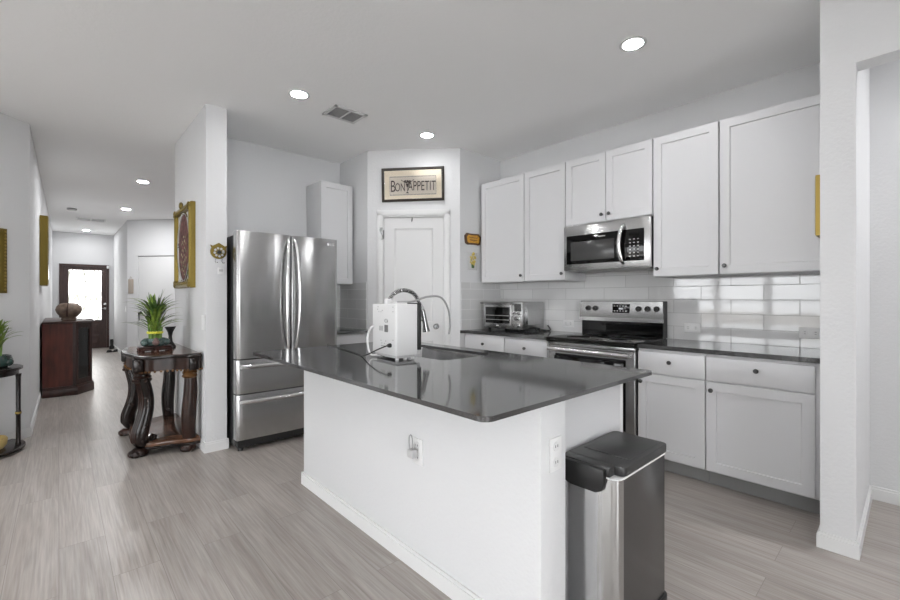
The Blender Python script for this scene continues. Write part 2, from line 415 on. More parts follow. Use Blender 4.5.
mb.box(-2.95, .35, -4.13, -4.06, .12, .17); mb.box(-2.95, .35, -4.13, -4.06, 2.15, 2.2)
o = struct('window_3', mb, 'trim'); MB().box(-2.9, .3, -4.10, -4.096, .17, 2.15).build('pane', 'glass', o)

struct('wall_right', MB().box(3.75, 3.95, -4.2, 5.13, 0, H), 'wall')
mb = MB().box(2.83, 3.75, .19, .322, 0, H)
mb.box(2.83, 2.95, -1.5, .19, 2.39, H).box(2.83, 2.95, -4, -1.5, 0, H)
struct('wall_passage', mb, 'wall')
mb = MB().box(1.033, 3.75, 4.564, 5.13, 0, H).box(.877, 1.033, 3.88, 5.13, 0, H)
struct('wall_back', mb, 'wall')
struct('ground', MB().box(-16, -4.2, -9, 12, -.25, -.12), mat('pale_bounce_ground', (.55, .54, .52), .9, vary=.1, vscale=3))  # unseen ground, made pale to bounce light up into the room
mb = MB()
for k in range(100): mb.box(-10.03, -10.0, -8.5+k*.2, -8.5+k*.2+.19, -.12, .75+.02*((k*7) % 3))
fo = mb.build('added_fence', mat('fence_wood', (.50, .46, .42), .8, vary=.3, vscale=5, stretch=(1, 4, .3))); tag(fo, 'added board fence outside the living room windows, unseen except in reflections', 'fence')  # unseen fence added to darken the lower part of the tile reflections
# pantry corner box: left wing, diagonal with doorway, right wing
PA = Vector((2.434, 3.96)); PB = Vector((3.105, 3.228)); pdir = (PB-PA).normalized(); PROT = math.atan2(pdir.y, pdir.x)
def diagpt(s, off=0):
    n = Vector((-pdir.y, pdir.x)); q = PA+pdir*s+n*off; return (q.x, q.y)
DL = (PB-PA).length
mb = MB()
mb.prism([(2.434, 4.564), (2.434, 3.96), diagpt(.175), diagpt(.175, .1), (2.534, 4.02), (2.534, 4.564)], 0, H)
mb.prism([diagpt(.819), (3.105, 3.228), (3.75, 3.228), (3.75, 3.328), (3.16, 3.328), diagpt(.819, .1)], 0, H)
mb.prism([diagpt(.175), diagpt(.819), diagpt(.819, .1), diagpt(.175, .1)], 2.118, H)
struct('wall_pantry', mb, 'wall')
# hallway
HL0, HL1 = (-.195, 5.42), (-.115, 13.75)
mb = MB(); seg_wall(mb, HL0, HL1, 0, H, .15, 1); struct('wall_hall_left', mb, 'wall')
mb = MB(); mb.prism([HL0, (-.345, 5.45), (-1.0, 4.9), (-4, 4.9), (-4, 4.715), (-.9, 4.715)], 0, H); struct('wall_dining', mb, 'wall')
mb = MB().box(-.4, .007, 13.75, 13.95, 0, H).box(.932, 1.3, 13.75, 13.95, 0, H).box(.007, .932, 13.75, 13.95, 2.07, H)
struct('wall_hall_end', mb, 'wall')
D1 = Vector((1.02, 10.775)); D2 = Vector((1.696, 10.009)); dd = (D2-D1).normalized(); dn = Vector((-dd.y, dd.x)); DROT = math.atan2(dd.y, dd.x)
def d2(s, off=0): q = D1+dd*s+dn*off; return (q.x, q.y)
mb = MB().box(1.02, 1.15, 10.9, 13.75, 0, H)
mb.prism([(1.02, 10.9), d2(0), d2(.226), d2(.226, .12), (1.15, 10.9)], 0, H)
mb.prism([d2(.226), d2(1.04), d2(1.04, .12), d2(.226, .12)], 2.102, H)
mb.prism([d2(1.04), d2(4.3), d2(4.3, .12), d2(1.04, .12)], 0, H)
struct('wall_hall_right', mb, 'wall')
struct('wall_side_passage', MB().box(3.8, 3.95, 5.13, 7.9, 0, H), 'wall')

# baseboards
mb = MB(); base_run(mb, (.877, 3.88), (.877, 5.13), 1); base_run(mb, (.864, 3.88), (1.046, 3.88), -1); base_run(mb, (1.033, 3.88), (1.033, 4.5), -1)
struct('baseboard_back', mb, 'trim')
mb = MB(); base_run(mb, HL0, HL1, -1); base_run(mb, (-.9, 4.715), HL0, -1); base_run(mb, (-4, 4.715), (-.9, 4.715), -1)
struct('baseboard_hall_left', mb, 'trim')
mb = MB(); base_run(mb, (1.02, 10.9), (1.02, 13.75), 1); base_run(mb, (1.02, 10.775), d2(.2), -1)
struct('baseboard_hall_right', mb, 'trim')
mb = MB(); base_run(mb, (2.83, .190), (2.83, .322), 1); base_run(mb, (2.817, .19), (3.75, .19), -1); base_run(mb, (2.817, .322), (3.165, .322), 1)
struct('baseboard_passage', mb, 'trim')
mb = MB(); base_run(mb, (3.75, -4), (3.75, .19), 1); struct('baseboard_right', mb, 'trim')
# tile backsplashes
struct('trim_1', MB().box(3.743, 3.75, .322, 3.228, .915, 1.90), tile_mat('glazed_tile_range_wall', 1, .734, .36))  # grout darkened to paint in its contrast with bright window reflections
struct('trim_2', MB().box(3.118, 3.743, 3.2215, 3.228, .915, 1.42), tile_mat('glazed_tile_pantry_wing', 0, .2))
struct('trim_3', MB().box(1.5, 2.434, 4.557, 4.564, .915, 1.42), tile_mat('glazed_tile_fridge_wall', 0, .1))
struct('trim_4', MB().box(2.427, 2.434, 3.975, 4.557, .915, 1.42), tile_mat('glazed_tile_pantry_left', 1, .3))

# pantry door (a door leaf in the diagonal wall) + casing
casing = thing('door_1', 'white two-panel pantry door in the angled corner wall', 'door', (PA.x, PA.y, 0), PROT)
casing['kind'] = 'structure'
mb = MB()
for x0, x1 in ((.104, .170), (.824, .889)):
    mb.box(x0, x1, -.014, 0, 0, 2.183, .004); mb.box(x0+.01, x1-.01, -.02, -.013, 0, 2.172, .003)
mb.box(.104, .889, -.014, 0, 2.125, 2.19, .004); mb.box(.114, .879, -.02, -.013, 2.135, 2.18, .003)
mb.build('casing', 'trim', casing)
MB().box(.165, .176, -.002, .09, 0, 2.118).box(.818, .829, -.002, .09, 0, 2.118).box(.165, .829, -.002, .09, 2.112, 2.125).build('jamb', 'trim', casing)
mb = MB().rings(.179, .815, .012, 2.108, [(0, .05), (0, .012)], cap=False)
fs = []
def door_face(mb, x0, x1, z0, z1, panels, y=.012):
    # flat face cut into a grid around raised panels
    xs0, xs1 = panels[0][0], panels[0][1]
    zs = [z0]+[z for p in sorted(panels, key=lambda p: p[2]) for z in (p[2], p[3])]+[z1]
    for i in range(0, len(zs), 2):
        q = [mb.bm.verts.new(c) for c in ((xs0, y, zs[i]), (xs1, y, zs[i]), (xs1, y, zs[i+1]), (xs0, y, zs[i+1]))]; mb.bm.faces.new(q)
    for a, b in ((x0, xs0), (xs1, x1)):
        q = [mb.bm.verts.new(c) for c in ((a, y, z0), (b, y, z0), (b, y, z1), (a, y, z1))]; mb.bm.faces.new(q)
    for p in panels:
        mb.rings(p[0], p[1], p[2], p[3], [(0, y), (.012, y+.009), (.022, y+.009), (.045, y+.001)])
door_face(mb, .179, .815, .012, 2.108, [(.289, .705, .22, .80), (.289, .705, 1.0, 1.995)])
mb.build('door_leaf', 'door', casing)
MB().lathe([(0, -.062), (.02, -.062), (.029, -.052), (.029, -.038), (.015, -.028), (.012, -.005), (.03, 0), (.03, .012)], (.745, .0, .955), 20, 'y').build('knob', 'nickel', casing)
mb = MB()
for z in (.25, 1.1, 1.93): mb.tube([(.176, -.004, z-.045), (.176, -.004, z+.045)], .007, 8)
mb.build('hinge', 'nickel', casing)
# hook over the top of the pantry door, latch on casing
hk = MB().tube([(.483, .006, 2.108), (.483, .004, 2.075)], .005, 8).tube(crom([(.483, .003, 2.08), (.483, -.018, 2.06), (.483, -.02, 2.085)], 4), .004, 8).build('door_hook', 'bronze')
hk.location = (PA.x, PA.y, 0); hk.rotation_euler.z = PROT; tag(hk, 'tiny dark hook at the top edge of the white pantry door', 'hook')
mb = MB().box(.138, .172, -.026, -.020, 1.985, 2.0, .002).tube(crom([(.15, -.03, 2.0), (.145, -.034, 1.97), (.165, -.034, 1.93), (.172, -.03, 1.90), (.163, -.03, 1.87)], 5), .0035, 6).tube([(.155, -.03, 2.0), (.17, -.03, 1.95)], .003, 6)
o = mb.build('door_latch', 'steelb'); o.location = (PA.x, PA.y, 0); o.rotation_euler.z = PROT; tag(o, 'small metal hook latch on the left casing of the pantry door', 'latch')

# hallway side door (door_2) in the far diagonal wall
d2o = thing('door_2', 'plain white hallway door in the far angled wall', 'door', (D1.x, D1.y, 0), DROT); d2o['kind'] = 'structure'
MB().box(.232, 1.034, .02, .055, .01, 2.085, .003).build('door_leaf', 'door', d2o)
MB().box(.226, 1.04, .014, .06, 2.087, 2.102).build('jamb', 'vent', d2o)  # dark strip painting the shadow line along the top of the door
MB().lathe([(.03, 0), (.03, -.012), (.012, -.014), (.012, -.05)], (.285, .02, .95), 16, 'y').tube([(.285, -.03, .95), (.37, -.03, .945)], .011, 8).tube(crom([(.285, -.03, .955), (.285, -.03, .90), (.29, -.03, .80)]), [.016, .006], 8).build('handle', 'black', d2o)
# front door (door_3)
d3 = thing('door_3', 'dark brown front door with bright leaded glass', 'door', (.007, 13.75, 0)); d3['kind'] = 'structure'
MB().box(-.003, .05, -.02, .1, 0, 2.073).box(.875, .928, -.02, .1, 0, 2.073).box(.05, .875, -.02, .1, 2.02, 2.073).build('frame', 'dbrown', d3)
mb = MB().box(.049, .163, .02, .065, .0, 2.022).box(.778, .876, .02, .065, .0, 2.022).box(.163, .778, .02, .065, 1.935, 2.022).box(.163, .778, .02, .065, .0, .70)
mb.rings(.2, .74, .40, .62, [(0, .02), (.02, .008), (.05, .012)]).rings(.2, .74, .10, .34, [(0, .02), (.02, .008), (.05, .012)])
mb.build('door_leaf', 'dbrown', d3)
gl = MB().box(.163, .778, .038, .044, .70, 1.935).build('leaded_glass', 'frost', d3)
mb = MB(); cx = .47
for k in range(5):
    z = .95+k*.19; rr = .045 if k % 2 else .03
    mb.tube([(cx+rr*math.cos(a*math.pi/8), .034, z+.06*math.sin(a*math.pi/8)) for a in range(17)], .004, 5)
mb.tube([(cx, .034, .80), (cx, .034, 1.84)], .003, 5)
for s_ in (-1, 1):
    mb.tube(crom([(cx, .034, .80), (cx+s_*.16, .034, 1.0), (cx+s_*.10, .034, 1.3), (cx+s_*.17, .034, 1.6), (cx, .034, 1.86)]), .004, 5)
    mb.tube([(cx+s_*.24, .034, .72), (cx+s_*.24, .034, 1.92)], .003, 5)
mb.build('leading', 'vent', gl)
MB().lathe([(.028, 0), (.028, -.02), (.012, -.025), (.012, -.06)], (.845, .02, .985), 14, 'y').tube([(.845, -.04, .985), (.77, -.04, .985)], .01, 8).lathe([(.03, 0), (.03, -.03), (0, -.03)], (.845, .02, 1.1), 14, 'y').build('handle', 'steelb', d3)
MB().box(.88, .93, -.035, -.02, 1.99, 2.06, .003).build('alarm_contact', 'whitep', d3)

# ================================================================== CEILING FITTINGS
def downlight(x, y, label, em='diff'):
    t = thing('recessed_light', label, 'ceiling light', (x, y, H), group='recessed ceiling lights')
    MB().lathe([(.056, -.0005), (.078, -.0005), (.080, -.005), (.074, -.008), (.060, -.007), (.056, -.004)], (0, 0, 0), 32).build('trim_ring', 'trim', t)
    MB().lathe([(0, -.007), (.050, -.007), (.0575, -.005), (.0575, -.001), (0, -.001)], (0, 0, 0), 32).build('diffuser', em, t)
downlight(1.367, 3.214, 'round recessed light left of the ceiling vent, above the fridge and island')
downlight(2.618, 1.178, 'large round recessed light at top right, above the white wall cabinets')
downlight(2.623, 3.187, 'round recessed light just above the framed kitchen sign over the pantry', 'diffk')
downlight(.839, 7.063, 'round recessed hallway light nearest the kitchen column', 'diffh')
downlight(.877, 9.457, 'second round recessed hallway light, in front of the angled wall', 'diffh')
downlight(.468, 13.05, 'farthest round recessed hallway light, nearest the brown front door', 'diffe')
downlight(1.37, 1.18, 'round recessed light above the near end of the island, outside the photo')
for x, y in ((-2.6, .9), (-2.6, -2.0), (-.6, -2.6), (-1.5, 3.2), (.6, -2.6)): downlight(x, y, 'added fill light in the living room ceiling, out of view', 'diffl')  # unseen lights added to even out the room's brightness
downlight(-.7, 3.4, 'added fill light in the dining ceiling, out of view on the left', 'diffl')  # unseen light added to brighten the angled wall at the hall corner
downlight(3.35, -1.1, 'added fill light in the side passage ceiling, out of view', 'diffh')  # unseen light added to brighten the passage walls
def vent(x, y, L_, W_, rz, label):
    t = thing('ceiling_vent', label, 'vent', (x, y, H), rz)
    mb = MB()
    for a in ((-L_/2, L_/2, -W_/2, -W_/2+.025), (-L_/2, L_/2, W_/2-.025, W_/2), (-L_/2, -L_/2+.025, -W_/2, W_/2), (L_/2-.025, L_/2, -W_/2, W_/2), (-.008, .008, -W_/2, W_/2)):
        mb.box(*a, -.010, -.001)
    mb.build('frame', 'trim', t)
    MB().box(-L_/2+.02, L_/2-.02, -W_/2+.02, W_/2-.02, -.003, -.001).build('duct_backing', 'vent', t)
    mb = MB(); n = int((W_-.05)/.018)
    for k in range(n):
        y0 = -W_/2+.03+k*.018
        mb.box(-L_/2+.025, L_/2-.025, y0, y0+.008, -.009, -.004)
    mb.build('louvre', 'grey', t)
vent(1.806, 3.30, .30, .24, 0, 'rectangular two-section ceiling vent beside the light in front of the fridge wall')
vent(.476, 11.2, .46, .36, 0, 'small white ceiling vent far down the hallway ceiling')
o = MB().lathe([(0, 0), (.07, 0), (.07, -.02), (.055, -.035), (0, -.038)], (0, 0, 0), 24).build('smoke_detector', 'grey'); o.location = (.17, 10.05, H); tag(o, 'round smoke detector on the hallway ceiling left of the small vent', 'smoke detector')

# ================================================================== CABINETS
def shaker(x0, x1, z0, z1, name, parent, y=0, flatp=False):
    mb = MB()
    if flatp: mb.box(x0, x1, y-.019, y, z0, z1, .002)
    else:
        wv = .058
        mb.rings(x0, x1, z0, z1, [(0, y), (0, y-.018), (.0015, y-.0195), (wv, y-.0195), (wv+.003, y-.010), (wv+.004, y-.010)], back=1)
    return mb.build(name, 'cab', parent, 25)
def knob(x, z, parent, y=-.0195):
    return MB().lathe([(0, -.026), (.009, -.026), (.0145, -.020), (.0145, -.015), (.006, -.010), (.005, -.002), (.010, 0)], (x, y, z), 18, 'y').build('knob', 'bronze', parent)
RW = R(-90)
def upper(yl, yr, z0, z1, doors, label, loc=None, rz=RW, depth=.345):
    W_ = yl-yr if loc is None else yr
    loc = loc or (3.404+.0, yl, 0)
    t = thing('wall_cabinet', label, 'cabinet', (loc[0], loc[1], z0), rz)
    h = z1-z0
    MB().box(.0005, W_-.0005, .001, depth, 0, h, .001).build('cabinet_box', 'cab', t)
    n = len(doors)
    for i, side in enumerate(doors):
        a = W_*i/n+.003; b = W_*(i+1)/n-.003
        d = shaker(a, b, .003, h-.003, 'door', t)
        if side: knob(a+.03 if side == 'l' else b-.03, .06, d)
    return t
UT, UB = 2.49, 1.418
upper(3.185, 2.609, UB, UT, ['r'], 'white shaker wall cabinet at the far left end, above the toaster oven')
upper(2.605, 2.143, UB, UT, ['r'], 'white shaker wall cabinet directly left of the microwave')
upper(2.139, 1.371, 1.90, UT, ['r', 'l'], 'short double-door white wall cabinet directly above the microwave')
upper(1.366, .921, UB, UT, ['l'], 'white shaker wall cabinet directly right of the microwave')
upper(.917, .324, UB, UT, ['l'], 'widest white shaker wall cabinet, at the right end against the wall stub')
upper(0, .377, 1.405, 2.49, [None], 'tall narrow white wall cabinet between the fridge and the pantry', (2.025, 4.23, 0), 0, .33)

def base(yl, W_, fronts, label, loc=None, rz=RW, depth=.562, filler=0):
    loc = loc or (3.18, yl, 0)
    t = thing('base_cabinet', label, 'cabinet', (loc[0], loc[1], 0), rz)
    MB().box(.001, W_-.001, .001, depth, .105, .884, .001).build('cabinet_box', 'cab', t)
    MB().box(.001, W_-.001, .070, .085, 0, .105).build('toe_kick', 'toe', t)
    Wd = W_-filler
    for kind, a, b, z0, z1, kx, kz in fronts:
        d = shaker(a*Wd+.004, b*Wd-.004, z0, z1, kind, t, flatp=(kind == 'drawer'))
        if kx is not None: knob(a*Wd+(b-a)*Wd*kx, kz, d)
    return t
DZ = (.712, .866)
base(3.222, .549, [('drawer', 0, 1, *DZ, .5, .79), ('door', 0, 1, .116, .703, .9, .645)], 'white base cabinet at the far left, in the pantry corner under the toaster oven')
base(2.672, .493, [('drawer', 0, 1, *DZ, .5, .79), ('door', 0, 1, .116, .703, .9, .645)], 'white base cabinet directly left of the range')
base(1.388, .450, [('drawer', 0, 1, *DZ, .5, .80), ('door', 0, 1, .116, .703, .06, .645)], 'white base cabinet directly right of the range')
base(.937, .615, [('drawer', 0, 1, *DZ, .5, .805), ('door', 0, 1, .116, .703, .06, .648)], 'wide white base cabinet at the right end against the wall stub', filler=.055)
base(0, .472, [('drawer', 0, 1, *DZ, .6, .765), ('door', 0, 1, .116, .703, .1, .645)], 'white base cabinet between the fridge and the pantry', (1.955, 3.975, 0), 0, .57)
# (its left part sits behind the refrigerator)

# worktops
mb = MB().slab(rrect(3.155, 3.742, .324, 1.388, .004, 2), [], .885, .915)
tag(mb.build('countertop', 'counter'), 'dark grey countertop right of the range', 'countertop', None)
mb = MB().prism([(3.155, 2.18), (3.742, 2.18), (3.742, 3.2), (3.742, 3.219), (3.116, 3.219), (3.085, 3.235), (3.09, 3.205), (3.155, 3.17)], .885, .915)
mb = MB().prism([(3.155, 2.18), (3.742, 2.18), (3.742, 3.220), (3.102, 3.220), (3.088, 3.235), (3.155, 3.06)], .885, .915) if False else MB().prism([(3.155, 2.18), (3.742, 2.18), (3.742, 3.220), (3.098, 3.220), (3.155, 3.158)], .885, .915)
tag(mb.build('countertop', 'counter'), 'dark grey countertop under the toaster oven, left of the range', 'countertop')
mb = MB().prism([(1.96, 3.935), (2.42, 3.935), (2.432, 3.955), (2.427, 3.97), (2.427, 4.556), (1.96, 4.556)], .885, .915, bev=.002)
tag(mb.build('countertop', 'counter'), 'short dark grey countertop between the fridge and the pantry', 'countertop')

# ================================================================== ISLAND
isl = thing('kitchen_island', 'white kitchen island with drywall knee wall and white base trim', 'kitchen island', (1.219, .866, 0))
I = MB
def IB(x0, x1, y0, y1, z0, z1, b=0): return (x0-1.219, x1-1.219, y0-.866, y1-.866, z0, z1, b)
MB().box(*IB(1.219, 1.372, .866, 2.79, 0, .8975, .004)).build('knee_wall', 'wall', isl)
MB().box(*IB(1.372, 1.985, .953, 1.56, .105, .8975)).box(*IB(1.372, 1.985, 2.41, 2.79, .105, .8975)).box(*IB(1.372, 1.985, 1.56, 2.41, .105, .60)).box(*IB(1.372, 1.91, .96, 2.79, 0, .105)).build('cabinet_box', 'cab', isl)
MB().box(*IB(1.372, 1.965, .945, .953, 0, .8975)).build('end_panel', 'cab', isl)
MB().box(*IB(1.965, 1.99, .943, .962, .0, .8975, .002)).build('corner_trim', 'trim', isl)
mb = MB(); off = Vector((1.219, .866))
def o2(p): return (p[0]-1.219, p[1]-.866)
base_run(mb, o2((1.219, .866)), o2((1.219, 2.79)), 1); base_run(mb, o2((1.206, .866)), o2((1.372, .866)), -1); base_run(mb, o2((1.206, 2.79)), o2((1.372, 2.79)), 1)
mb.build('base_trim', 'trim', isl)
fr = MB()
for i in range(4):
    a = .97+i*.455
    fr.rings(0, 1, 0, 1, [(0, 0)], cap=False) if False else None
    d = MB().box(1.985-1.219, 2.004-1.219, a-.866, a+.449-.866, .116, .875, .002)
    d.build('door', 'cab', isl)
fr.bm.free()
# island top with the sink cut-out
sinkhole = rrect(1.535, 1.945, 1.72, 2.45, .06, 8)
mb = MB().slab(rrect(.893, 2.054, .823, 2.825, .035, 8), [sinkhole], .898, .915)
it = mb.build('island_countertop', 'counter', angle=30); tag(it, 'large glossy dark grey island countertop with the sink cut-out', 'countertop')
# sink
sk = thing('sink', 'undermount stainless sink basin set in the island top', 'sink', (1.74, 2.085, .68))
mb = MB(); prev = None
for ins, z in ((-.02, .2175), (0.0, .2175), (.004, .19), (.012, .03), (.04, 0)):
    lp = [mb.bm.verts.new((x-1.74, y-2.085, z)) for x, y in rrect(1.535+ins, 1.945-ins, 1.72+ins, 2.45-ins, max(.06-ins, .02), 6)]
    if prev:
        for k in range(len(lp)): mb.bm.faces.new((prev[k], prev[(k+1) % len(lp)], lp[(k+1) % len(lp)], lp[k]))
    prev = lp
mb.bm.faces.new(prev); mb.build('basin', 'sinksteel', sk)
MB().lathe([(0, .001), (.03, .001), (.045, .004), (.045, 0)], (0, 0, 0), 20).build('drain', 'chrome', sk)
# faucet
fc = thing('faucet', 'grey spring pull-down faucet behind the white water appliance', 'faucet', (1.482, 2.20, .915))
MB().lathe([(.03, 0), (.03, .01), (.02, .016), (.017, .09), (.014, .10), (.0115, .24), (0, .24)], (0, 0, 0), 20).build('faucet_body', 'nickel', fc)
arc = crom([(0, 0, .22), (.01, -.005, .30), (.05, -.02, .368), (.11, -.045, .388), (.17, -.065, .365), (.205, -.078, .30), (.218, -.084, .27)], 8)
co = []; N_ = 340
for i in range(N_):
    f = i/(N_-1)*(len(arc)-1); k = min(int(f), len(arc)-2); p = arc[k].lerp(arc[k+1], f-k); tdir = (arc[k+1]-arc[k]).normalized()
    sd = Vector((.35, .93, 0)); u = (sd-tdir*sd.dot(tdir)).normalized(); v = tdir.cross(u); an = i*.85
    co.append(p+(u*math.cos(an)+v*math.sin(an))*.0125)
hs = MB().tube(arc, .008, 8).build('hose', 'darkm', fc)
MB().tube(co, .003, 5).build('spring', 'steelb', hs)
MB().tube([(.212, -.082, .28), (.222, -.088, .255), (.238, -.094, .17), (.244, -.096, .125)], [.011, .015, .017, .024], 14).build('spray_head', 'nickel', fc)
MB().tube([(0, 0, .12), (.10, -.04, .17), (.225, -.088, .20)], .005, 8).build('holder_arm', 'nickel', fc)
MB().tube([(.0, .01, .06), (-.0, .05, .075), (0, .09, .11)], [.009, .006, .006], 10).build('lever', 'nickel', fc)

# island outlets
def outlet(name, label, loc, rz, horiz=False, w_=.072, h_=.118, cat='outlet', slots=True, m='whitep'):
    t = thing(name, label, cat, loc, rz)
    if horiz: w_, h_ = h_, w_
    MB().box(-w_/2, w_/2, -.006, 0, -h_/2, h_/2, .002).build('cover_plate', m, t)
    if slots:
        for s_ in (-1, 1):
            cxx, cz = (s_*.028, 0) if horiz else (0, s_*.028)
            r_ = MB().lathe([(0, -.0085), (.0165, -.0085), (.0175, -.005)], (cxx, 0, cz), 20, 'y').build('receptacle', 'trim', t)
            mb = MB()
            for q in (-1, 1):
                if horiz: mb.box(cxx-.005, cxx+.005, -.0095, -.008, cz+q*.0065-.0012, cz+q*.0065+.0012)
                else: mb.box(cxx+q*.0065-.0012, cxx+q*.0065+.0012, -.0095, -.008, cz-.003, cz+.006)
            mb.build('slots', 'outletd', r_)
    return t
outlet('wall_outlet', 'white outlet on the narrow end of the island, left of the trash can', (1.30, .866, .701), 0)
outlet('wall_outlet', 'white outlet with a plugged-in charger on the long side of the island', (1.219, 1.545, .55), RW)
ch = thing('charger', 'small grey plug-in adapter in the outlet on the island long side', 'charger', (1.2125, 1.553, .545), RW)
MB().box(-.020, .018, -.038, -.003, -.019, .019, .005).build('adapter', 'lgrey', ch)
MB().tube(crom([(-.014, -.026, .018), (-.018, -.026, .065), (-.006, -.026, .083), (.006, -.026, .065), (.010, -.026, .018)], 6), .003, 6).build('cable_loop', 'grey', ch)
outlet('wall_outlet', 'white horizontal outlet in the tile backsplash just right of the range', (3.743, 1.205, 1.015), RW, True)
outlet('wall_outlet', 'white horizontal outlet in the tile backsplash at the far right end', (3.743, .475, 1.018), RW, True)
outlet('wall_outlet', 'faint white outlet in the tile backsplash between toaster oven and range', (3.743, 2.33, 1.0), RW, True)
def switch(label, loc, rz):
    t = thing('light_switch', label, 'light switch', loc, rz)
    MB().box(-.037, .037, -.006, 0, -.06, .06, .002).build('cover_plate', 'whitep', t)
    MB().box(-.017, .017, -.010, -.005, -.033, .033, .002).build('rocker', 'whitep', t)
switch('white light switch on the column wall above the end of the carved console', (.877, 3.96, 1.05), RW)
switch('bright white switch plate on the far hallway right wall', (1.02, 11.02, 1.02), RW)

# ================================================================== REFRIGERATOR
fr = thing('refrigerator', 'stainless french-door refrigerator with two freezer drawers', 'refrigerator', (1.05, 3.68, 0))
FW = .89
MB().box(.012, FW-.012, .085, .80, .035, 1.775, .004).build('cabinet_body', 'darkm', fr)
MB().box(.02, FW-.02, .10, .16, 1.775, 1.80, .004).build('hinge_cover', 'darkm', fr)
def front_poly(x0, x1, bulge, rl, rr, thick=.078):
    n = 14; pts = []
    cxm, hw = (x0+x1)/2, (x1-x0)/2
    for i in range(n+1):
        x = x0+(x1-x0)*i/n; y = -bulge*(1-((x-cxm)/hw)**2)
        e = 0
        if rl and x-x0 < rl: e = rl-math.sqrt(max(0, rl*rl-(rl-(x-x0))**2))
        if rr and x1-x < rr: e = rr-math.sqrt(max(0, rr*rr-(rr-(x1-x))**2))
        pts.append((x, y+e))
    # refine the rounded ends
    def arc_(xc, r_, sgn, y0): return [(xc+sgn*(-r_*math.cos(a)), y0+r_-r_*math.sin(a)) for a in [R(k) for k in (0, 18, 36, 54, 72, 90)]]
    mid = [p for p in pts if p[0] > x0+rl+.001 and p[0] < x1-rr-.001]
    def yb(x): return -bulge*(1-((x-cxm)/hw)**2)
    L_ = arc_(x0+rl, rl, 1, yb(x0+rl)) if rl else [(x0, 0)]
    Rr = arc_(x1-rr, rr, -1, yb(x1-rr))[::-1] if rr else [(x1, 0)]
    return L_+mid+Rr+[(x1, thick), (x0, thick)]
for nm, x0, x1 in (('left', 0, FW/2-.003), ('right', FW/2+.003, FW)):
    lp = front_poly(x0, x1, .012, .028 if nm == 'left' else .012, .028 if nm == 'right' else .012)
    d = MB().prism(lp, .758, 1.80, bev=.003).build('door', 'steelv', fr)
    hx = x1-.030 if nm == 'left' else x0+.030
    sgn = -1 if nm == 'left' else 1
    MB().tube(crom([(hx, -.006, .80), (hx+sgn*.004, -.035, .86), (hx+sgn*.018, -.058, 1.05), (hx+sgn*.022, -.062, 1.28), (hx+sgn*.016, -.056, 1.52), (hx+sgn*.002, -.034, 1.70), (hx-sgn*.006, -.006, 1.76)], 6), .0145, 12, flat=.8).build('handle', 'steelb', d)
    if nm == 'right':
        lg = MB().lathe([(0, -.002), (.0125, -.002), (.0125, 0)], (.785, -.0125, 1.748), 20, 'y').build('logo_badge', 'white', d)
        text_mesh('logo', 'LG', .034, 'white', d, (.825, -.011, 1.748))
for z0, z1 in ((.474, .750), (.10, .467)):
    dr = MB().prism(front_poly(0, FW, .010, .024, .024), z0, z1, bev=.003).build('drawer', 'steelv', fr)
    zz = z1-.050
    hp = [(.03, -.012, zz-.006)]+[(.03+(FW-.06)*k/12, -.046-.016*math.sin(math.pi*k/12), zz) for k in range(0, 13)]+[(FW-.03, -.012, zz-.006)]
    MB().tube(hp, .016, 12, flat=1.1).build('handle', 'steelb', dr)
MB().box(.02, FW-.02, .04, .09, .03, .095).build('kick_grille', 'black', fr)
mb = MB()
for x in (.05, FW-.05): mb.lathe([(.02, 0), (.02, .02), (.012, .035)], (x, .07, 0), 12)
mb.build('feet', 'darkm', fr)

# ================================================================== RANGE
rg = thing('range', 'stainless electric range with black glass cooktop and backguard', 'range', (3.145, 2.162, 0), RW)
RWd = .766
MB().box(.003, RWd-.003, .035, .595, .03, .90).build('body', 'darkm', rg)
MB().prism([(-.022, .880), (-.030, .895), (-.022, .915), (-.008, .921), (.575, .921), (.575, .901), (0, .901), (0, .880)], 0, RWd, 'x', bev=.0).build('cooktop', 'blackg', rg)
MB().box(.004, RWd-.004, -.004, .03, .856, .879, .002).build('vent_trim', 'steel', rg)
d = MB().rings(.004, RWd-.004, .175, .853, [(0, .035), (0, .004), (.004, 0), (.07, 0)], cap=False).build('oven_door', 'steel', rg)
MB().box(.062, RWd-.09, -.002, .02, .245, .765, .004).build('window', 'blackg', d)
MB().tube([(.03, -.045, .822), (RWd-.03, -.045, .822)], .019, 14, flat=1.0).box(.035, .065, -.045, .002, .81, .834, .003).box(RWd-.065, RWd-.035, -.045, .002, .81, .834, .003).build('handle', 'steelb', d)
dw = MB().box(.004, RWd-.004, .0, .035, .03, .168, .004).build('storage_drawer', 'steel', rg)
# backguard
MB().box(.012, RWd-.012, .545, .575, .918, 1.062).build('backguard_glass', 'blackg', rg)
bgd = MB().prism([(.520, 1.052), (.516, 1.062), (.532, 1.222), (.545, 1.230), (.592, 1.230), (.592, 1.052)], 0, RWd, 'x').build('control_panel', 'steel', rg)
MB().prism([(.515, 1.046), (.514, 1.078), (.518, 1.078), (.524, 1.046)], -.001, RWd+.001, 'x').build('lower_lip', 'steelb', bgd)
MB().box(RWd-.006, RWd+.001, .522, .6, .918, 1.225).build('side_cap', 'darkm', rg)
def ry(z): return .516+(z-1.062)*.1
for x in (.090, .160, .560, .636, .710):
    kb = MB().lathe([(0, -.034), (.015, -.034), (.017, -.016), (.023, -.012), (.024, 0)], (x, ry(1.160), 1.160), 20, 'y').build('knob', 'black', bgd)
    MB().box(x-.005, x+.005, ry(1.16)-.040, ry(1.16)-.01, 1.143, 1.177, .002).build('knob_grip', 'black', kb)
ds = MB().box(.325, .482, ry(1.16)-.004, ry(1.16)+.008, 1.120, 1.200, .002).build('display', 'blackg', bgd)
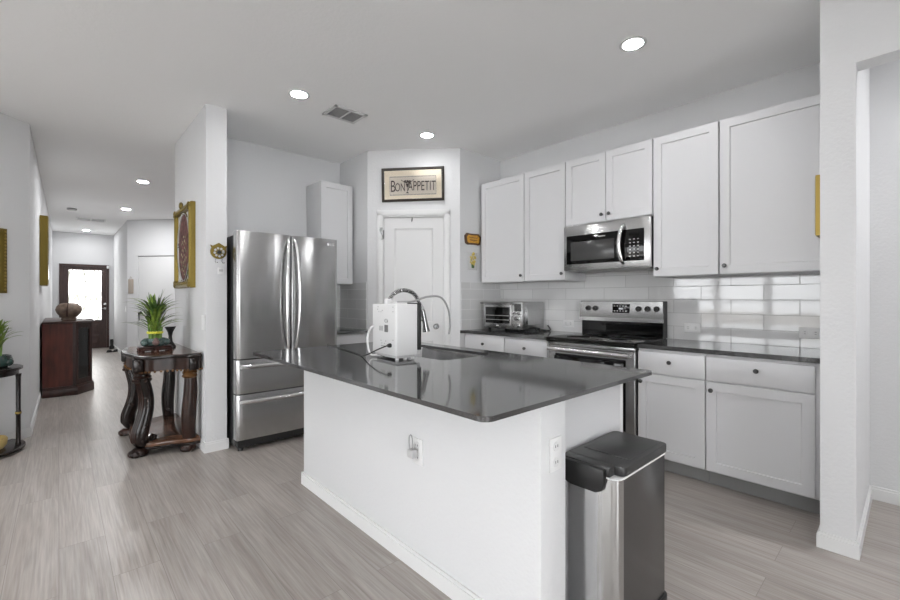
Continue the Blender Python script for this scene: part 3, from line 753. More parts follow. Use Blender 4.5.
for z in (1.136, 1.180):
    mb = MB()
    for k in range(5): mb.box(.340+k*.026, .352+k*.026, ry(1.16)-.005, ry(1.16)-.003, z, z+.006)
    mb.build('button_marks', 'white', ds)
MB().box(.385, .425, ry(1.16)-.005, ry(1.16)-.003, 1.152, 1.168).build('clock', 'digit', ds)
mb = MB()
for cx_, cy_, r_ in ((.20, .16, .10), (.57, .16, .085), (.20, .41, .075), (.57, .41, .10), (.385, .43, .05)):
    mb.lathe([(r_-.002, .9212), (r_, .9216), (r_+.002, .9212)], (cx_, cy_, 0), 40)
mb.build('burner_rings', 'grey', rg)

# ================================================================== MICROWAVE
mw = thing('microwave', 'stainless over-the-range microwave with curved handle and dark keypad', 'microwave', (3.35, 2.135, 1.49), RW)
MW = .765; MH = .40
MB().box(.004, MW-.004, .03, .39, .012, MH, .003).build('case', 'darkm', mw)
MB().box(.03, MW-.03, .04, .37, 0, .012).build('underside_grille', 'grey', mw)
dr = MB().box(0, MW, 0, .032, .006, MH, .006).build('front', 'steel', mw)
MB().box(.030, .715, -.003, .004, .060, .312, .002).build('black_panel', 'blackg', dr)
MB().box(.072, .475, -.0045, -.002, .090, .255, .001).build('window', 'mwwin', dr)
mb = MB()
for r_ in range(6):
    for k in range(3): mb.box(.598+k*.032, .612+k*.032, -.0045, -.0025, .092+r_*.027, .099+r_*.027)
mb.build('keypad', 'lgrey', dr)
MB().box(.598, .676, -.0045, -.0025, .262, .285).build('display', 'blackg', dr)
MB().box(.335, .395, -.0045, -.002, .280, .287).build('brand_mark', 'lgrey', dr)
MB().tube(crom([(.552, -.004, .045), (.545, -.035, .075), (.535, -.05, .17), (.538, -.05, .25), (.550, -.036, .325), (.556, -.004, .350)], 6), .017, 12, flat=.8).build('handle', 'steelb', dr)

# ================================================================== TOASTER OVEN
to = thing('toaster_oven', 'stainless toaster oven with black window on the corner countertop', 'toaster oven', (3.372, 3.125, .915), RW)
TW = .515
MB().box(0, TW, .004, .355, .022, .300, .008).build('case', 'steel', to)
f = MB().box(0, TW, -.010, .006, .022, .298, .004).build('front', 'steel', to)
dd_ = MB().box(.012, .385, -.022, -.009, .035, .285, .004).build('door', 'steel', f)
MB().box(.035, .365, -.024, -.020, .078, .245, .002).build('window', 'blackg', dd_)
mb = MB()
for z in (.115, .158): mb.tube([(.045, -.026, z), (.355, -.026, z)], .002, 6)
mb.build('rack', 'lgrey', dd_)
MB().box(-.012, .40, -.060, -.018, .277, .294, .007).build('handle', 'nickel', dd_)
MB().box(.185, .222, -.024, -.021, .050, .060).build('badge', 'white', dd_)
for x, z, r_ in ((.430, .185, .013), (.478, .185, .013), (.454, .132, .023), (.462, .062, .020)):
    MB().lathe([(0, -.042), (r_*.8, -.042), (r_, -.030), (r_, -.012), (r_*1.15, -.010)], (x, 0, z), 18, 'y').build('knob', 'steelb', f)
MB().box(.415, .50, -.0125, -.009, .205, .280).build('control_label', 'nickel', f)
MB().box(TW-.002, TW+.004, .045, .32, .045, .26, .003).box(TW+.003, TW+.006, .07, .295, .07, .235).build('side_panel', 'steel', to)
MB().box(TW, TW+.004, .050, .070, .075, .11).build('side_vent', 'black', to)
mb = MB()
for x in (.04, TW-.04):
    for y in (.04, .31): mb.lathe([(.014, 0), (.017, .022)], (x, y, 0), 12)
mb.build('feet', 'black', to)
o = MB().tube(crom([(3.55, 2.59, .945), (3.52, 2.55, .925), (3.60, 2.50, .921), (3.66, 2.54, .922), (3.62, 2.57, .93), (3.70, 2.52, .925), (3.72, 2.56, .97)], 8), .006, 8).build('power_cord', 'blackc')
tag(o, 'coiled black power cord on the counter right of the toaster oven', 'cord')
o = MB().box(1.98, 2.10, 4.30, 4.50, .916, .955, .008).box(2.0, 2.08, 4.32, 4.48, .955, .965, .004).build('black_tray', 'black')
tag(o, 'low black tray on the counter between the fridge and the pantry', 'tray')

# ================================================================== WATER APPLIANCE ON THE ISLAND
wp = thing('water_purifier', 'white box-shaped countertop water appliance with black front, by the sink', 'water purifier', (1.335, 1.885, .915), R(-5))
# local: x 0..0.165 (front at +x), y 0..0.225
bd = MB().prism(rrect(0, .142, 0, .275, .012, 5), .026, .306, bev=.004).build('housing', 'whiteap', wp)
MB().prism(rrect(.142, .165, -.002, .277, .006, 4), .050, .312, bev=.002).build('front_panel', 'black', wp)
MB().prism(rrect(.142, .160, .004, .271, .006, 4), .026, .050).build('front_foot_panel', 'whiteap', wp)
mb = MB()
for x in (.025, .075, .125):
    for y in (.03, .24): mb.lathe([(.010, 0), (.012, .027)], (x, y, 0), 12)
mb.build('feet', 'whiteap', wp)
MB().box(.01, .13, .015, .255, .010, .026, .003).build('base_tray', 'lgrey', wp)
MB().lathe([(.024, .304), (.024, .328), (.018, .336), (0, .336)], (.06, .19, 0), 20).box(.03, .11, .06, .12, .305, .314, .003).build('top_cap', 'whiteap', wp)
MB().box(-.0012, .001, .085, .125, .150, .190).build('rating_label', 'label', wp)
mb = MB().tube([(-.001, .105+.018*math.cos(a*math.pi/8), .212+.010*math.sin(a*math.pi/8)) for a in range(17)], .0015, 5)
mb.box(-.001, .001, .092, .118, .210, .213)
mb.build('round_mark', 'label', wp)
mb = MB()
for y, z in ((.205, .275), (.19, .262), (.165, .262), (.15, .27), (.03, .29), (.03, .265), (.2, .29), (.155, .085), (.125, .085), (.03, .11), (.11, .10), (.165, .10)):
    mb.lathe([(0, -.0015), (.0035, -.0015), (.0035, .001)], (0, y, z), 10, 'x')
mb.box(-.001, .001, .12, .165, .068, .073)
mb.build('screws', 'grey', wp)
mb = MB()
for k in range(4): mb.box(-.001, .001, .145+k*.012, .148+k*.012, .155, .182)
mb.build('printed_text', 'label', wp)
MB().lathe([(.012, .0), (.012, -.012), (.008, -.02), (0, -.02)], (0, .055, .080), 12, 'x').build('power_inlet', 'black', wp)
MB().tube(crom([(-.002, .245, .175), (-.022, .258, .16), (-.036, .264, .105), (-.032, .256, .04), (-.025, .235, .012), (.0, .215, .012)], 7), .0055, 10).build('white_hose', 'whitep', wp)
mb = MB().tube(crom([(1.395, 1.955, 1.232), (1.48, 1.93, 1.236), (1.57, 1.90, 1.262), (1.66, 1.89, 1.258), (1.715, 1.885, 1.19), (1.73, 1.885, 1.10), (1.715, 1.88, 1.04)], 8), .0058, 10)
tag(mb.build('water_hose', 'hose'), 'thin grey hose arching from the white appliance towards the sink', 'hose')
mb = MB().tube(crom([(1.312, 1.938, .995), (1.28, 1.975, .975), (1.27, 2.05, .945), (1.295, 2.16, .920), (1.33, 2.28, .919), (1.37, 2.50, .919), (1.40, 2.70, .919), (1.41, 2.80, .923), (1.415, 2.836, .922), (1.42, 2.845, .88), (1.43, 2.846, .60)], 8), .0035, 8)
tag(mb.build('power_cord', 'blackc'), 'black power cord running from the white appliance across the island top', 'cord')

# ================================================================== TRASH CAN
tc_ = thing('trash_can', 'rectangular stainless trash can with black lid beside the island end', 'trash can', (1.44, .70, 0))
TL, TWd = .432, .226
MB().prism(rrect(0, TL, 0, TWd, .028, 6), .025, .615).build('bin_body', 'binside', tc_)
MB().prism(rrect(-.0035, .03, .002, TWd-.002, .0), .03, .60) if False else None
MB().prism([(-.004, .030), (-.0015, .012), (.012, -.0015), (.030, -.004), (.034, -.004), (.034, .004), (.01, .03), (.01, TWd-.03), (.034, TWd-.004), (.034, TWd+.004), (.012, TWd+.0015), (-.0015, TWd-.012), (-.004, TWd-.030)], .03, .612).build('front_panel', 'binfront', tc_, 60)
MB().prism(rrect(-.008, TL+.008, -.008, TWd+.008, .03, 6), 0, .028, bev=.003).build('base_ring', 'black', tc_)
MB().prism(rrect(-.003, TL+.002, -.003, TWd+.003, .03, 6), .609, .6155).build('bag_edge', 'white', tc_)
ld = MB().prism(rrect(.035, TL+.004, -.005, TWd+.005, .026, 6), .616, .650, bev=.004).build('lid', 'lid', tc_)
MB().box(-.004, .05, .03, TWd+.004, .616, .650, .006).build('lid_front', 'lid', tc_)
MB().box(.13, .40, .02, TWd-.02, .649, .652, .001).build('lid_inset', 'lid', ld)
MB().prism([(.045, .645), (TWd-.012, .645), (TWd-.008, .60), (TWd-.022, .566), (TWd-.05, .556), (.075, .556), (.052, .568), (.042, .60)], -.022, .004, 'x', bev=.003).build('handle_cup', 'black', tc_)
MB().box(-.05, .02, .07, .16, .012, .030, .006).build('pedal', 'black', tc_)

# ================================================================== WALL DECOR IN THE KITCHEN
sg = thing('framed_sign', 'framed kitchen sign in a dark frame with lettering above the pantry door', 'framed sign', (PA.x, PA.y, 0), PROT)
sx0, sx1, sz0, sz1 = .161, .827, 2.277, 2.634
MB().rings(sx0, sx1, sz0, sz1, [(0, -.001), (0, -.022), (.006, -.027), (.018, -.024), (.027, -.014)], cap=False).rot(R(-.8), 'Y', ((sx0+sx1)/2, 0, 2.455)).build('frame', 'frame', sg)
cs = MB().box(sx0+.02, sx1-.02, -.012, -.002, sz0+.02, sz1-.02).rot(R(-.8), 'Y', ((sx0+sx1)/2, 0, 2.455)).build('mat_board', 'mat_cream', sg)
MB().box(.243, .745, -.0135, -.011, 2.340, 2.548).rot(R(-.8), 'Y', ((sx0+sx1)/2, 0, 2.455)).build('stitched_panel', 'stitch', sg)
mb = MB()
for z in (2.346, 2.536):
    for k in range(33): mb.box(.248+k*.015, .258+k*.015, -.0148, -.013, z, z+.005)
for x in (.246, .738):
    for k in range(12): mb.box(x, x+.003, -.0148, -.013, 2.35+k*.016, 2.358+k*.016)
mb.rot(R(-.8), 'Y', ((sx0+sx1)/2, 0, 2.455)).build('stitched_border', 'ink', sg)
text_mesh('lettering', 'B', .175, 'ink', sg, (.281, -.0145, 2.432), sx=.60, sy=1)
text_mesh('lettering', 'ON', .125, 'ink', sg, (.358, -.0145, 2.422), sx=.56, sy=1)
text_mesh('lettering', 'APPETIT', .145, 'ink', sg, (.590, -.0145, 2.434), sx=.57, sy=1)
mb = MB().prism([(.417, 2.362), (.457, 2.362), (.441, 2.374), (.433, 2.374)], -.016, -.013, 'y').box(.4345, .4395, -.016, -.013, 2.37, 2.43).prism([(.419, 2.465), (.455, 2.465), (.445, 2.428), (.429, 2.428)], -.016, -.013, 'y')
for k in range(9): mb.lathe([(0, -.0165), (.009, -.0165), (.009, -.013)], (.405+k*.008, 0, 2.483+.010*math.sin(k*1.9)), 10, 'y')
mb.tube(crom([(.37, -.0145, 2.505), (.39, -.0145, 2.490), (.437, -.0145, 2.495), (.485, -.0145, 2.490), (.505, -.0145, 2.51)]), .003, 6)
mb.build('goblet_motif', 'ink', sg)
MB().box(sx0+.024, sx1-.024, -.0185, -.0175, sz0+.024, sz1-.024).build('cover_glass', 'glass', sg)

pq = thing('wall_plaque', 'small amber plaque with wavy brown frame on the right pantry wall', 'plaque', (3.286, 3.228, 1.886))
wav = []
for k in range(48):
    a = 2*math.pi*k/48; c_, s_ = math.cos(a), math.sin(a)
    sx_ = .118*math.copysign(abs(c_)**.45, c_)*(1+.035*math.sin(7*a)); sz_ = .062*math.copysign(abs(s_)**.45, s_)*(1+.06*math.sin(6*a+1))
    wav.append((sx_, sz_))
MB().prism(wav, -.018, 0, 'y', bev=.003).build('frame', 'brown', pq)
MB().prism([(x*.78, z*.70) for x, z in wav], -.021, -.017, 'y').build('amber_panel', 'orange', pq)
mb = MB()
for z, l_ in ((.014, .065), (-.012, .055)):
    mb.tube([(-l_+2*l_*k/24, -.022, z+.008*math.sin(k*1.7)) for k in range(25)], .0022, 5)
mb.build('script_lines', 'brown', pq)
ft = thing('flower_tile', 'small pale picture tile with yellow flowers below the amber plaque', 'wall tile', (3.287, 3.228, 1.65))
MB().box(-.072, .072, -.010, 0, -.095, .092, .002).build('tile', 'tileart', ft)
mb = MB()
for k in range(13):
    a = k*2.4; r_ = .008+.011*math.sqrt(k)
    mb.lathe([(0, -.013), (.010+.004*(k % 3), -.0125), (.012+.004*(k % 3), -.0095)], (r_*math.cos(a)*.9, 0, .02+r_*math.sin(a)*1.4), 8, 'y')
mb.build('flowers', 'flower', ft)
MB().prism([(-.024, -.028), (.024, -.028), (.018, -.075), (-.018, -.075)], -.0125, -.0098, 'y').build('vase_motif', 'leaf2', ft)
# gold frame hung on the kitchen side of the wall stub, seen edge-on
gp = thing('gold_picture', 'gold picture frame seen edge-on against the right wall stub', 'picture', (3.02, .323, 1.72), R(180))
MB().rings(-.16, .16, -.145, .165, [(0, 0), (0, -.02), (.01, -.024), (.03, -.012)], cap=False).build('frame', 'goldp', gp)
MB().box(-.14, .14, -.011, -.001, -.125, .145).build('picture_panel', 'mat_cream', gp)

# ================================================================== COLUMN: sconce & hook, painting
sc_ = thing('wall_ornament', 'round brass ornament on the end of the column wall left of the fridge', 'wall ornament', (.970, 3.88, 1.636))
MB().lathe([(0, -.012), (.048, -.014), (.060, -.008), (.062, 0)], (0, 0, 0), 20, 'y').prism([(-.062, .052), (-.045, .045), (0, .072), (.045, .045), (.062, .052), (.050, .015), (-.050, .015)], -.014, 0, 'y').build('brass_plate', 'gold', sc_)
mb = MB()
for k in range(9):
    a = k*.75+.3; mb.ball((.033*math.cos(a), -.018, .033*math.sin(a)-.006), .010, seg=8)
mb.build('white_pearls', 'tileart', sc_)
MB().ball((0, -.018, -.006), .017, seg=12).build('dark_center', 'black', sc_)
mb = MB().tube(crom([(-.025, -.006, -.06), (-.027, -.008, -.085), (-.015, -.015, -.095), (-.012, -.02, -.085)]), .003, 6).tube(crom([(.025, -.006, -.06), (.023, -.008, -.085), (.035, -.015, -.095), (.038, -.02, -.085)]), .003, 6)
mb.build('hooks', 'steelb', sc_)
th = thing('thermostat', 'small white wall control under the round brass ornament', 'wall control', (.985, 3.88, 1.478))
MB().box(-.022, .022, -.012, 0, -.028, .028, .003).build('cover', 'whitep', th)
MB().box(-.014, .014, -.0135, -.011, -.004, .004).box(-.014, .014, -.0135, -.011, .010, .014).build('screen', 'grey', th)
# big gold framed painting on the column's long side; local x runs towards the camera (-Y)
pt = thing('gold_framed_painting', 'ornate gold-framed oval floral painting on the column wall above the console', 'painting', (.877, 4.89, 1.345), RW)
PW, PH = .66, .75
MB().rings(0, PW, 0, PH, [(0, -.001), (0, -.035), (.012, -.050), (.024, -.052), (.038, -.040), (.048, -.045), (.062, -.022)], cap=False).build('frame', 'gold', pt)
mb = MB()
for cx_, cz_ in ((.04, .04), (PW-.04, .04), (.04, PH-.04), (PW-.04, PH-.04)):
    co_ = MB()
    for k in range(5):
        a = k*2*math.pi/5; co_.ball((cx_+.02*math.cos(a), -.05, cz_+.02*math.sin(a)), .02, sy=.5, seg=8)
    co_.build('corner_ornament', 'gold', pt)
for k in range(14):
    for z in (.04, PH-.04): mb.ball((.10+k*(PW-.2)/13, -.05, z), .012, sy=.6, seg=6)
mb.build('frame_beading', 'gold', pt)
MB().ball((PW/2, -.05, PH+.005), .035, sy=.5, seg=10).build('crest', 'gold', pt)
MB().box(.05, PW-.05, -.022, -.004, .05, PH-.05).build('silver_liner', 'lgrey', pt)
MB().tube([(PW/2+.240*math.cos(a*math.pi/24), -.026, PH/2+.315*math.sin(a*math.pi/24)) for a in range(49)], .011, 8, cap=False).build('oval_rim', 'mirror', pt)
cv = MB().lathe([(0, -.030), (.6, -.029), (1, -.024)], (PW/2, 0, PH/2), 40, 'y', sx=.234, sy=.309).build('canvas', 'art_dark', pt)
mb = MB()
for k in range(26):
    a = k*2.4; r_ = .02+.030*math.sqrt(k); x, z = PW/2+.02+r_*math.cos(a)*.7, PH/2-.07+r_*math.sin(a)*1.1
    mb.lathe([(0, -.034), (.008+.004*(k % 3), -.032), (.012, -.029)], (x, 0, z), 7, 'y')
mb.build('painted_flowers', 'artfl', cv)

# hall pictures
hp_ = thing('gold_picture', 'narrow-looking gold frame on the left hallway wall above the wooden cabinet', 'picture', (-.115, 7.25, 1.41), R(90.5))
MB().rings(0, .62, 0, .86, [(0, .058), (0, -.010), (.015, -.020), (.05, -.016), (.08, .005)], cap=False).build('frame', 'gold', hp_)
MB().box(.07, .55, .006, .030, .07, .79).build('picture_panel', 'darkgold', hp_)
MB().rings(.075, .545, .075, .785, [(0, .004), (0, -.022), (.018, -.022), (.018, .004)], cap=False).build('highlight_liner', 'mirror', hp_)  # shiny liner added to stand in for the frame's white highlight
lp_ = thing('gold_picture', 'gold-framed picture cut off by the left edge of the photo', 'picture', (-.345, 5.27, 1.295), R(45)+math.pi)
# local +x points away down the diagonal wall (towards the left of the photo)
lp_.rotation_euler.z = R(45); lp_.location = (-.83, 4.785, 1.295)
MB().rings(0, .69, 0, .55, [(0, -.001), (0, -.022), (.01, -.028), (.045, -.024), (.06, -.012)], cap=False).build('frame', 'gold', lp_)
MB().box(.05, .64, -.014, -.002, .05, .50).build('picture_panel', 'darkgold', lp_)
mb = MB()
for k in range(18): mb.ball((.672, -.028, .03+k*.029), .009, sy=.5, seg=6)
mb.build('beading', 'goldp', lp_)
# plaque on the far diagonal wall
q = d2(.088)
pk = thing('wall_plaque', 'small taupe hanging plaque on the far angled hallway wall', 'plaque', (q[0], q[1], 1.34), DROT)
MB().box(-.055, .055, -.018, 0, 0, .29, .004).build('board', 'taupe', pk)
MB().tube([(-.03, -.008, .29), (0, -.008, .345), (.03, -.008, .29)], .004, 6).build('hanger', 'taupe', pk)

# ================================================================== CARVED CONSOLE TABLE (against the column wall)
ct = thing('console_table', 'dark carved wooden console table with scroll legs and paw feet, by the column', 'console table', (.865, 4.5, 0))
# local: x negative into the room, y along the wall
outl = crom([(0, -.56, 0), (-.10, -.555, 0), (-.20, -.50, 0), (-.36, -.47, 0), (-.43, -.38, 0), (-.43, -.30, 0), (-.465, -.12, 0), (-.47, 0, 0), (-.465, .12, 0), (-.43, .30, 0), (-.43, .38, 0), (-.36, .47, 0), (-.20, .50, 0), (-.10, .555, 0), (0, .56, 0)], 4)
ol = [(p.x, p.y) for p in outl]
def sc2(pts, s_, cx=0, cy=0): return [(cx+(x-cx)*s_, cy+(y-cy)*s_) for x, y in pts]
MB().prism(ol, .772, .798, bev=.006).build('table_top', 'carved', ct)
MB().prism(sc2(ol, .93), .797, .8000).build('veneer_inlay', 'veneer', ct)
ap = MB().prism(sc2(ol, .94), .675, .774).build('apron', 'carvedb', ct)
mb = MB(); ins = sc2(ol, .95)
for i in range(0, len(ins)-1, 1):
    if i % 1 == 0: mb.ball((ins[i][0], ins[i][1], .672), .009, seg=6)
mb.build('bead_trim', 'darkgold', ap)
for x, y in ((-.405, -.39), (-.405, .39), (-.05, -.525), (-.05, .525)): MB().box(x-.04, x+.03, y-.035, y+.035, .672, .775, .008).build('corner_block', 'carved', ct)
MB().prism(sc2(ol, .90), .075, .105, bev=.006).build('lower_shelf', 'veneer', ct)
MB().prism(sc2(ol, .90), .055, .0755).build('shelf_edge', 'carved', ct)
def paw(mb, x, y, ang=0, s_=1.0):
    for k in range(4):
        a = ang+R(-36+24*k)
        mb.ball((x+.050*s_*math.cos(a), y+.050*s_*math.sin(a), .026*s_), .026*s_, sx=1.1, seg=10)
    mb.lathe([(.045*s_, 0.004), (.062*s_, .02), (.058*s_, .05), (.04*s_, .066), (0, .066)], (x, y, 0), 16)
def scroll_leg(x, y, ang):
    ca, sa = math.cos(ang), math.sin(ang)
    prof = [(.00, .68, .050), (.004, .62, .058), (-.018, .54, .062), (-.034, .45, .062), (-.030, .36, .064), (-.008, .27, .068), (.016, .19, .072), (.016, .12, .070), (-.020, .085, .056), (-.065, .10, .042), (-.095, .14, .028)]
    P = crom([(x+d_*ca, y+d_*sa, z) for d_, z, r_ in prof], 4)
    rr = []
    for i in range(len(P)):
        f_ = i/4; k = min(int(f_), len(prof)-2); rr.append(prof[k][2]+(prof[k+1][2]-prof[k][2])*(f_-k))
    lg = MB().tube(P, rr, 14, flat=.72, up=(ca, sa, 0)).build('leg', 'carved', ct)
    # raised flutes down the outer face
    mb = MB()
    for off_ in (-.022, 0, .022):
        pts = [Vector((p.x+ca*rr[i]*.70-sa*off_, p.y+sa*rr[i]*.70+ca*off_, p.z)) for i, p in enumerate(P[:30])]
        mb.tube(pts, .0075, 6)
    mb.build('fluting', 'carvedb', lg)
    mb = MB()
    mb.lathe([(.05, 0), (.066, .012), (.05, .03), (.06, .045), (.05, .06)], (x, y, .612), 16)
    for k in range(6): mb.ball((x+.05*math.cos(k), y+.05*math.sin(k), .60), .016, seg=6)
    mb.build('leaf_collar', 'carvedb', lg)
    mb = MB(); paw(mb, x+ca*.02, y+sa*.02, ang, 1.0); mb.build('paw_foot', 'carvedb', lg)
scroll_leg(-.375, -.335, R(205)); scroll_leg(-.375, .37, R(155))
def plain_leg(x, y):
    P = crom([(x, y, .68), (x+.006, y, .58), (x+.004, y, .45), (x-.006, y, .32), (x-.008, y, .20), (x, y, .085)], 5)
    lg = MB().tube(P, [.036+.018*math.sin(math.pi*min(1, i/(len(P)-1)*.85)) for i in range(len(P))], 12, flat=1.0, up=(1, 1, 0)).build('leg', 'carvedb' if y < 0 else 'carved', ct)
    MB().lathe([(.045, 0), (.058, .014), (.048, .03), (.055, .045), (.045, .06)], (x, y, .60), 14).build('leaf_collar', 'darkgold' if y < 0 else 'carvedb', lg)  # dark gold on the near collar stands in for light glints
    mb = MB(); paw(mb, x-.005, y, math.pi if y > 0 else R(225), .85); mb.build('paw_foot', 'carvedb', lg)
plain_leg(-.07, -.455); plain_leg(-.07, .455)
# framed mirror-like tray leaning? -> dark tray edge at the wall side of the top
MB().box(-.12, -.0, -.53, -.50, .8, .803).build('inlay_line', 'carved', ct)

# ------------------------------------------------------------------ plants
def bamboo(t, n, hgt, spread, base_z, seed, mat_='leaf'):
    rnd = random.Random(seed); mb = MB()
    for k in range(n):
        a = rnd.uniform(0, 2*math.pi); tilt = rnd.uniform(.1, 1.0); L_ = hgt*rnd.uniform(.65, 1.05)
        r0 = rnd.uniform(0, .03); z0 = base_z+rnd.uniform(0, hgt*.62)
        c_, s_ = math.cos(a), math.sin(a); pts = []; wd = []
        for i in range(8):
            f_ = i/7; out = r0+spread*tilt*(f_**1.1)*1.0; up = L_*.62*(f_-.62*tilt*f_*f_)
            pts.append((c_*out, s_*out, z0+up)); wd.append(.0095*math.sin(math.pi*min(1, f_*.93+.07))**.7*(1 if f_ < .95 else .2)+.0006)
        mb.strip(pts, wd, (-s_, c_, 0), .35)
    o = mb.build('leaves', mat_, t)
    return o
pl = thing('potted_bamboo', 'potted lucky bamboo plant tied with yellow ribbon on the carved console', 'potted plant', (.607, 4.40, .8002))
mb = MB().prism(rrect(-.12, .12, -.075, .075, .05, 6), .028, .046, bev=.004)
mb.box(-.105, .105, -.066, -.058, .010, .030).box(-.105, .105, .058, .066, .010, .030)
st = mb.build('carved_stand', 'mahogd', pl)
mb = MB()
for x, y in ((-.10, -.04), (.10, -.04), (-.10, .04), (.10, .04), (0, -.06), (0, .06)):
    mb.lathe([(.026, 0), (.020, .010), (.026, .03)], (x, y, 0), 10)
mb.build('stand_legs', 'mahogd', st)
mb = MB().lathe([(0, .046), (.05, .046), (.074, .058), (.086, .082), (.080, .105), (.073, .110), (.069, .104), (.055, .085), (0, .08)], (0, 0, 0), 24, sx=1.1, sy=.75)
for x, y, z, r_ in ((-.075, -.03, .078, .032), (.075, -.03, .078, .030), (.03, -.05, .07, .026), (-.05, .03, .08, .032), (.06, .03, .08, .032)): mb.ball((x, y, z), r_, seg=12)
mb.build('bowl', 'celadon', pl)
MB().ball((-.005, -.078, .078), .026, seg=12).ball((-.005, -.084, .105), .016, seg=10).build('figurine', 'pink', pl)
mb = MB(); rnd = random.Random(2)
for k in range(22):
    a = k*2.4; r_ = .012*math.sqrt(k)*.85; x, y = r_*math.cos(a), r_*math.sin(a)
    mb.tube([(x*.95, y*.95, .085), (x, y, .15), (x*1.15, y*1.15, .20+rnd.uniform(0, .08))], .0062, 7)
mb.build('stalks', 'stalk', pl)
MB().lathe([(.058, .150), (.061, .153), (.061, .166), (.058, .169)], (0, 0, 0), 24).ball((0, -.062, .160), .012, seg=8).build('ribbon', 'yellow', pl)
bamboo(pl, 70, .36, .215, .135, 11)
bamboo(pl, 60, .36, .22, .135, 12, 'leaf2')

ph = thing('candle_holder', 'small dark hourglass candle holder behind the bamboo on the console', 'candle holder', (.76, 4.66, .8002))
MB().lathe([(.045, 0), (.045, .01), (.02, .05), (.014, .10), (.022, .14), (.045, .185), (.045, .19), (0, .19)], (0, 0, 0), 20).build('holder', 'black', ph)
# mirror-bright tray on the console near the column
# ------------------------------------------------------------------ left half-moon table with plant
pc = (-.55, 5.07); a45 = (.7071, .7071); n45 = (.7071, -.7071)
st_ = thing('plant_stand', 'small dark half-moon table with thin turned poles at the left edge', 'side table', (pc[0]+.03, pc[1]-.03, 0))
def half(rad, n=20, bk=.0): return [(rad*(math.cos(R(180*k/n))*a45[0]+math.sin(R(180*k/n))*n45[0]), rad*(math.cos(R(180*k/n))*a45[1]+math.sin(R(180*k/n))*n45[1])) for k in range(n+1)]
MB().prism(half(.30), .668, .690, bev=.004).build('table_top', 'carved', st_)
MB().prism(half(.275), .628, .668).build('apron', 'carved', st_)
MB().prism(half(.315), .018, .042, bev=.004).build('lower_shelf', 'carved', st_)
for ph_ in (52, 128):
    x = .275*(math.cos(R(ph_))*a45[0]+math.sin(R(ph_))*n45[0]); y = .275*(math.cos(R(ph_))*a45[1]+math.sin(R(ph_))*n45[1])
    lg = MB().lathe([(.018, .04), (.018, .06), (.015, .07), (.015, .29), (.019, .30), (.019, .315), (.015, .325), (.016, .60), (.02, .63)], (x, y, 0), 14).build('leg', 'carved', st_)
    MB().lathe([(.0195, .300), (.0205, .3075), (.0195, .315)], (x, y, 0), 14).build('brass_ring', 'goldp', lg)
    MB().lathe([(.022, 0), (.026, .010), (.02, .019)], (x, y, 0), 12).build('foot', 'carved', lg)
p2 = thing('potted_bamboo', 'small green potted plant in a dark pot, cut off by the left edge', 'potted plant', (-.365, 5.005, .6902))
MB().lathe([(0, .0), (.055, .0), (.08, .02), (.09, .06), (.078, .10), (.07, .10), (.06, .08), (0, .08)], (0, 0, 0), 22).ball((.06, -.03, .045), .035, seg=10).build('pot', 'darkcer', p2)
mb = MB()
for k in range(8):
    a = k*2.4; r_ = .01*math.sqrt(k); mb.tube([(r_*math.cos(a), r_*math.sin(a), .08), (r_*1.3*math.cos(a), r_*1.3*math.sin(a), .18)], .006, 6)
mb.build('stalks', 'stalk', p2)
bamboo(p2, 40, .30, .14, .12, 5)
bk = MB().lathe([(0, 0), (.07, 0), (.09, .03), (.095, .075), (.085, .09), (.08, .085), (.07, .02), (0, .02)], (0, 0, 0), 20).build('basket', 'basket')
bk.location = (-.40, 4.99, .0422); tag(bk, 'small woven golden basket on the lower shelf of the left half-moon table', 'basket')

# ================================================================== HALL DISPLAY CABINET
hc = thing('display_cabinet', 'reddish-brown wooden display cabinet with angled glass corner in the hallway', 'display cabinet', (-.155, 7.35, 0))
# local x 0..0.49, y 0..1.5
cp = [(0, 0), (.315, 0), (.49, .27), (.49, 1.30), (.315, 1.57), (0, 1.57)]
def grow(poly, e): return [(x+(e if x > 0 else 0), y+(-e if y < .3 else e)*(1 if x < .4 else .5)) for x, y in poly]
MB().prism(grow(cp, .022), 0, .10, bev=.006).prism(grow(cp, .012), .10, .125).build('plinth', 'mahogd', hc)
MB().prism(grow(cp, .022), .925, .950, bev=.006).build('cabinet_top', 'mahogd', hc)
MB().box(0, .315, 0, .02, .12, .925).build('side_panel', 'mahog', hc)
MB().box(0, .315, 1.55, 1.57, .12, .925).build('side_panel', 'mahog', hc)
MB().box(0, .015, .02, 1.55, .12, .925).build('back_panel', 'mahogd', hc)
mb = MB()
for x, y in ((.305, .012), (.478, .275), (.478, 1.295), (.305, 1.558)): mb.prism([(x-.018, y-.018), (x+.012, y-.018), (x+.012, y+.018), (x-.018, y+.018)], .12, .925)
mb.build('corner_posts', 'mahogd', hc)
def pane(p, q_, nm):
    P, Q = Vector(p), Vector(q_); a = (Q-P).normalized(); n = Vector((-a.y, a.x)); L_ = (Q-P).length
    mbf = MB()
    def bar(s0, s1, z0, z1):
        A_, B_ = P+a*s0, P+a*s1; mbf.prism([tuple(A_-n*.0), tuple(B_), tuple(B_+n*.022), tuple(A_+n*.022)], z0, z1)
    bar(0, L_, .12, .19); bar(0, L_, .86, .925); bar(.0, .045, .19, .86); bar(L_-.045, L_, .19, .86)
    fr_ = mbf.build('glass_door', 'mahogd', hc)
    A_, B_ = P+a*.045+n*.008, P+a*(L_-.045)+n*.008
    MB().prism([tuple(A_), tuple(B_), tuple(B_+n*.004), tuple(A_+n*.004)], .19, .86).build('glass_pane', 'smoke', fr_)
pane((.32, .005), (.488, .265), 'a'); pane((.488, .29), (.488, 1.28), 'b'); pane((.488, 1.31), (.32, 1.565), 'c')
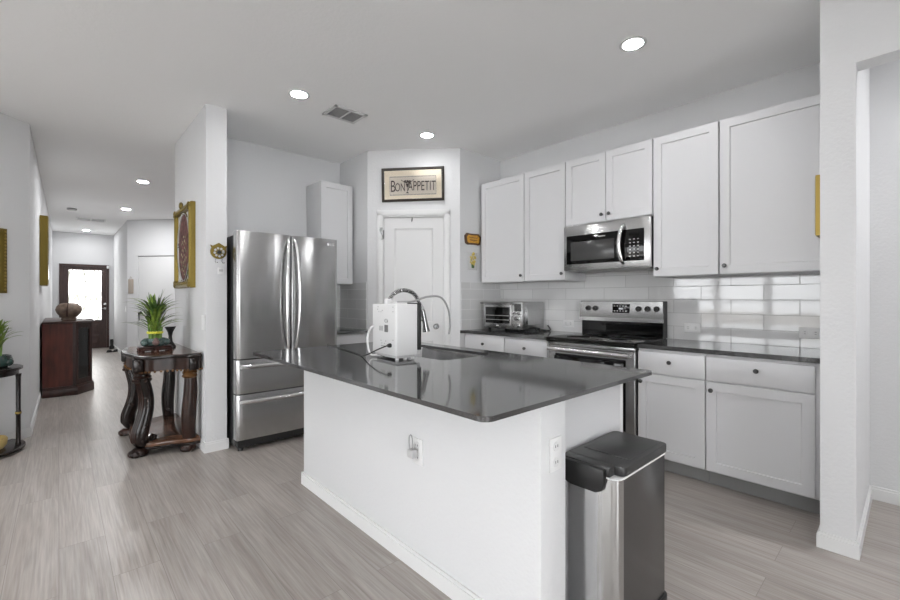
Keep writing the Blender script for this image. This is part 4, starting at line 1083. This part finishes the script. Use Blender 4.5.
MB().prism([(.02, .03), (.30, .03), (.46, .28), (.46, 1.29), (.30, 1.54), (.02, 1.54)], .50, .512).build('shelf', 'mahogd', hc)
ck = thing('brass_clock', 'small round golden clock behind the angled glass of the display cabinet', 'clock', (.245, 7.62, .512))
# stand and dial turned towards the glass corner
MB().box(-.05, .05, -.02, .02, 0, .02, .004).build('base', 'goldp', ck)
MB().tube([(0, 0, .02), (0, 0, .05)], .008, 8).build('stem', 'goldp', ck)
MB().lathe([(0, -.014), (.05, -.012), (.058, 0), (.05, .014), (0, .014)], (0, 0, .105), 24, 'y').build('dial', 'goldp', ck); ck.rotation_euler.z = R(30)
for i, (x, y, z, s_) in enumerate(((.27, 7.66, .512, .0), (.10, 7.70, .512, .0))): pass
ob = MB().lathe([(.03, 0), (.03, .006), (.006, .012), (.005, .10), (.03, .14), (.034, .20), (.03, .20), (.02, .14), (0, .13)], (0, 0, 0), 16).build('goblet', 'lgrey'); ob.location = (.215, 7.74, .512); tag(ob, 'pale goblet on the shelf inside the hallway display cabinet', 'goblet')
pn = MB().lathe([(0, 0), (.04, 0), (.03, .01), (.008, .03), (.006, .20), (0, .20)], (0, 0, 0), 14).lathe([(0, -.008), (.03, -.006), (.034, .0), (.03, .006), (0, .008)], (0, 0, .23), 18, 'y').build('brass_stand', 'goldp'); pn.location = (.235, 7.60, .1252); tag(pn, 'thin golden ornament on the floor of the hallway display cabinet', 'ornament')
# vase
vs = thing('clay_pot', 'round mottled brown clay pot on top of the hallway display cabinet', 'pot', (.10, 7.75, .9502))
MB().lathe([(.07, 0), (.085, .01), (.075, .04), (.09, .055), (.125, .10), (.138, .145), (.125, .19), (.09, .225), (.055, .235), (.05, .225), (0, .22)], (0, 0, 0), 28).build('pot_body', 'clay', vs)
MB().tube(crom([(-.02, -.09, .055), (-.02, -.132, .12), (-.015, -.12, .19), (-.01, -.07, .232)], 6), .006, 8).build('dark_seam', 'mahogd', vs)
o = MB().box(-.09, .09, -.06, .06, 0, .012, .003).build('silver_tray', 'mirror'); o.location = (.285, 7.98, .9502); tag(o, 'small shiny tray on the hallway display cabinet right of the clay pot', 'tray')

# hall far small things
o = thing('umbrella_stand', 'small black stand on the floor beside the brown front door', 'umbrella stand', (.955, 13.3, 0))
MB().lathe([(.05, 0), (.05, .06), (.03, .09), (.035, .19), (.03, .24), (0, .24)], (0, 0, 0), 14).build('stand_body', 'black', o)
o = thing('shoe', 'flat black shoe on the hallway floor by the right wall', 'shoe', (.93, 12.55, 0), R(20))
MB().prism([(-.14, 0), (-.05, .045), (.10, .04), (.16, 0), (.10, -.045), (-.05, -.04)], 0, .02, bev=.004).build('sole', 'shoe', o)
MB().ball((.07, 0, .03), .05, sx=1.4, sy=.8, sz=.7, seg=12).ball((-.08, 0, .03), .04, sx=1.3, sy=.9, sz=.8, seg=12).build('upper', 'shoe', o)
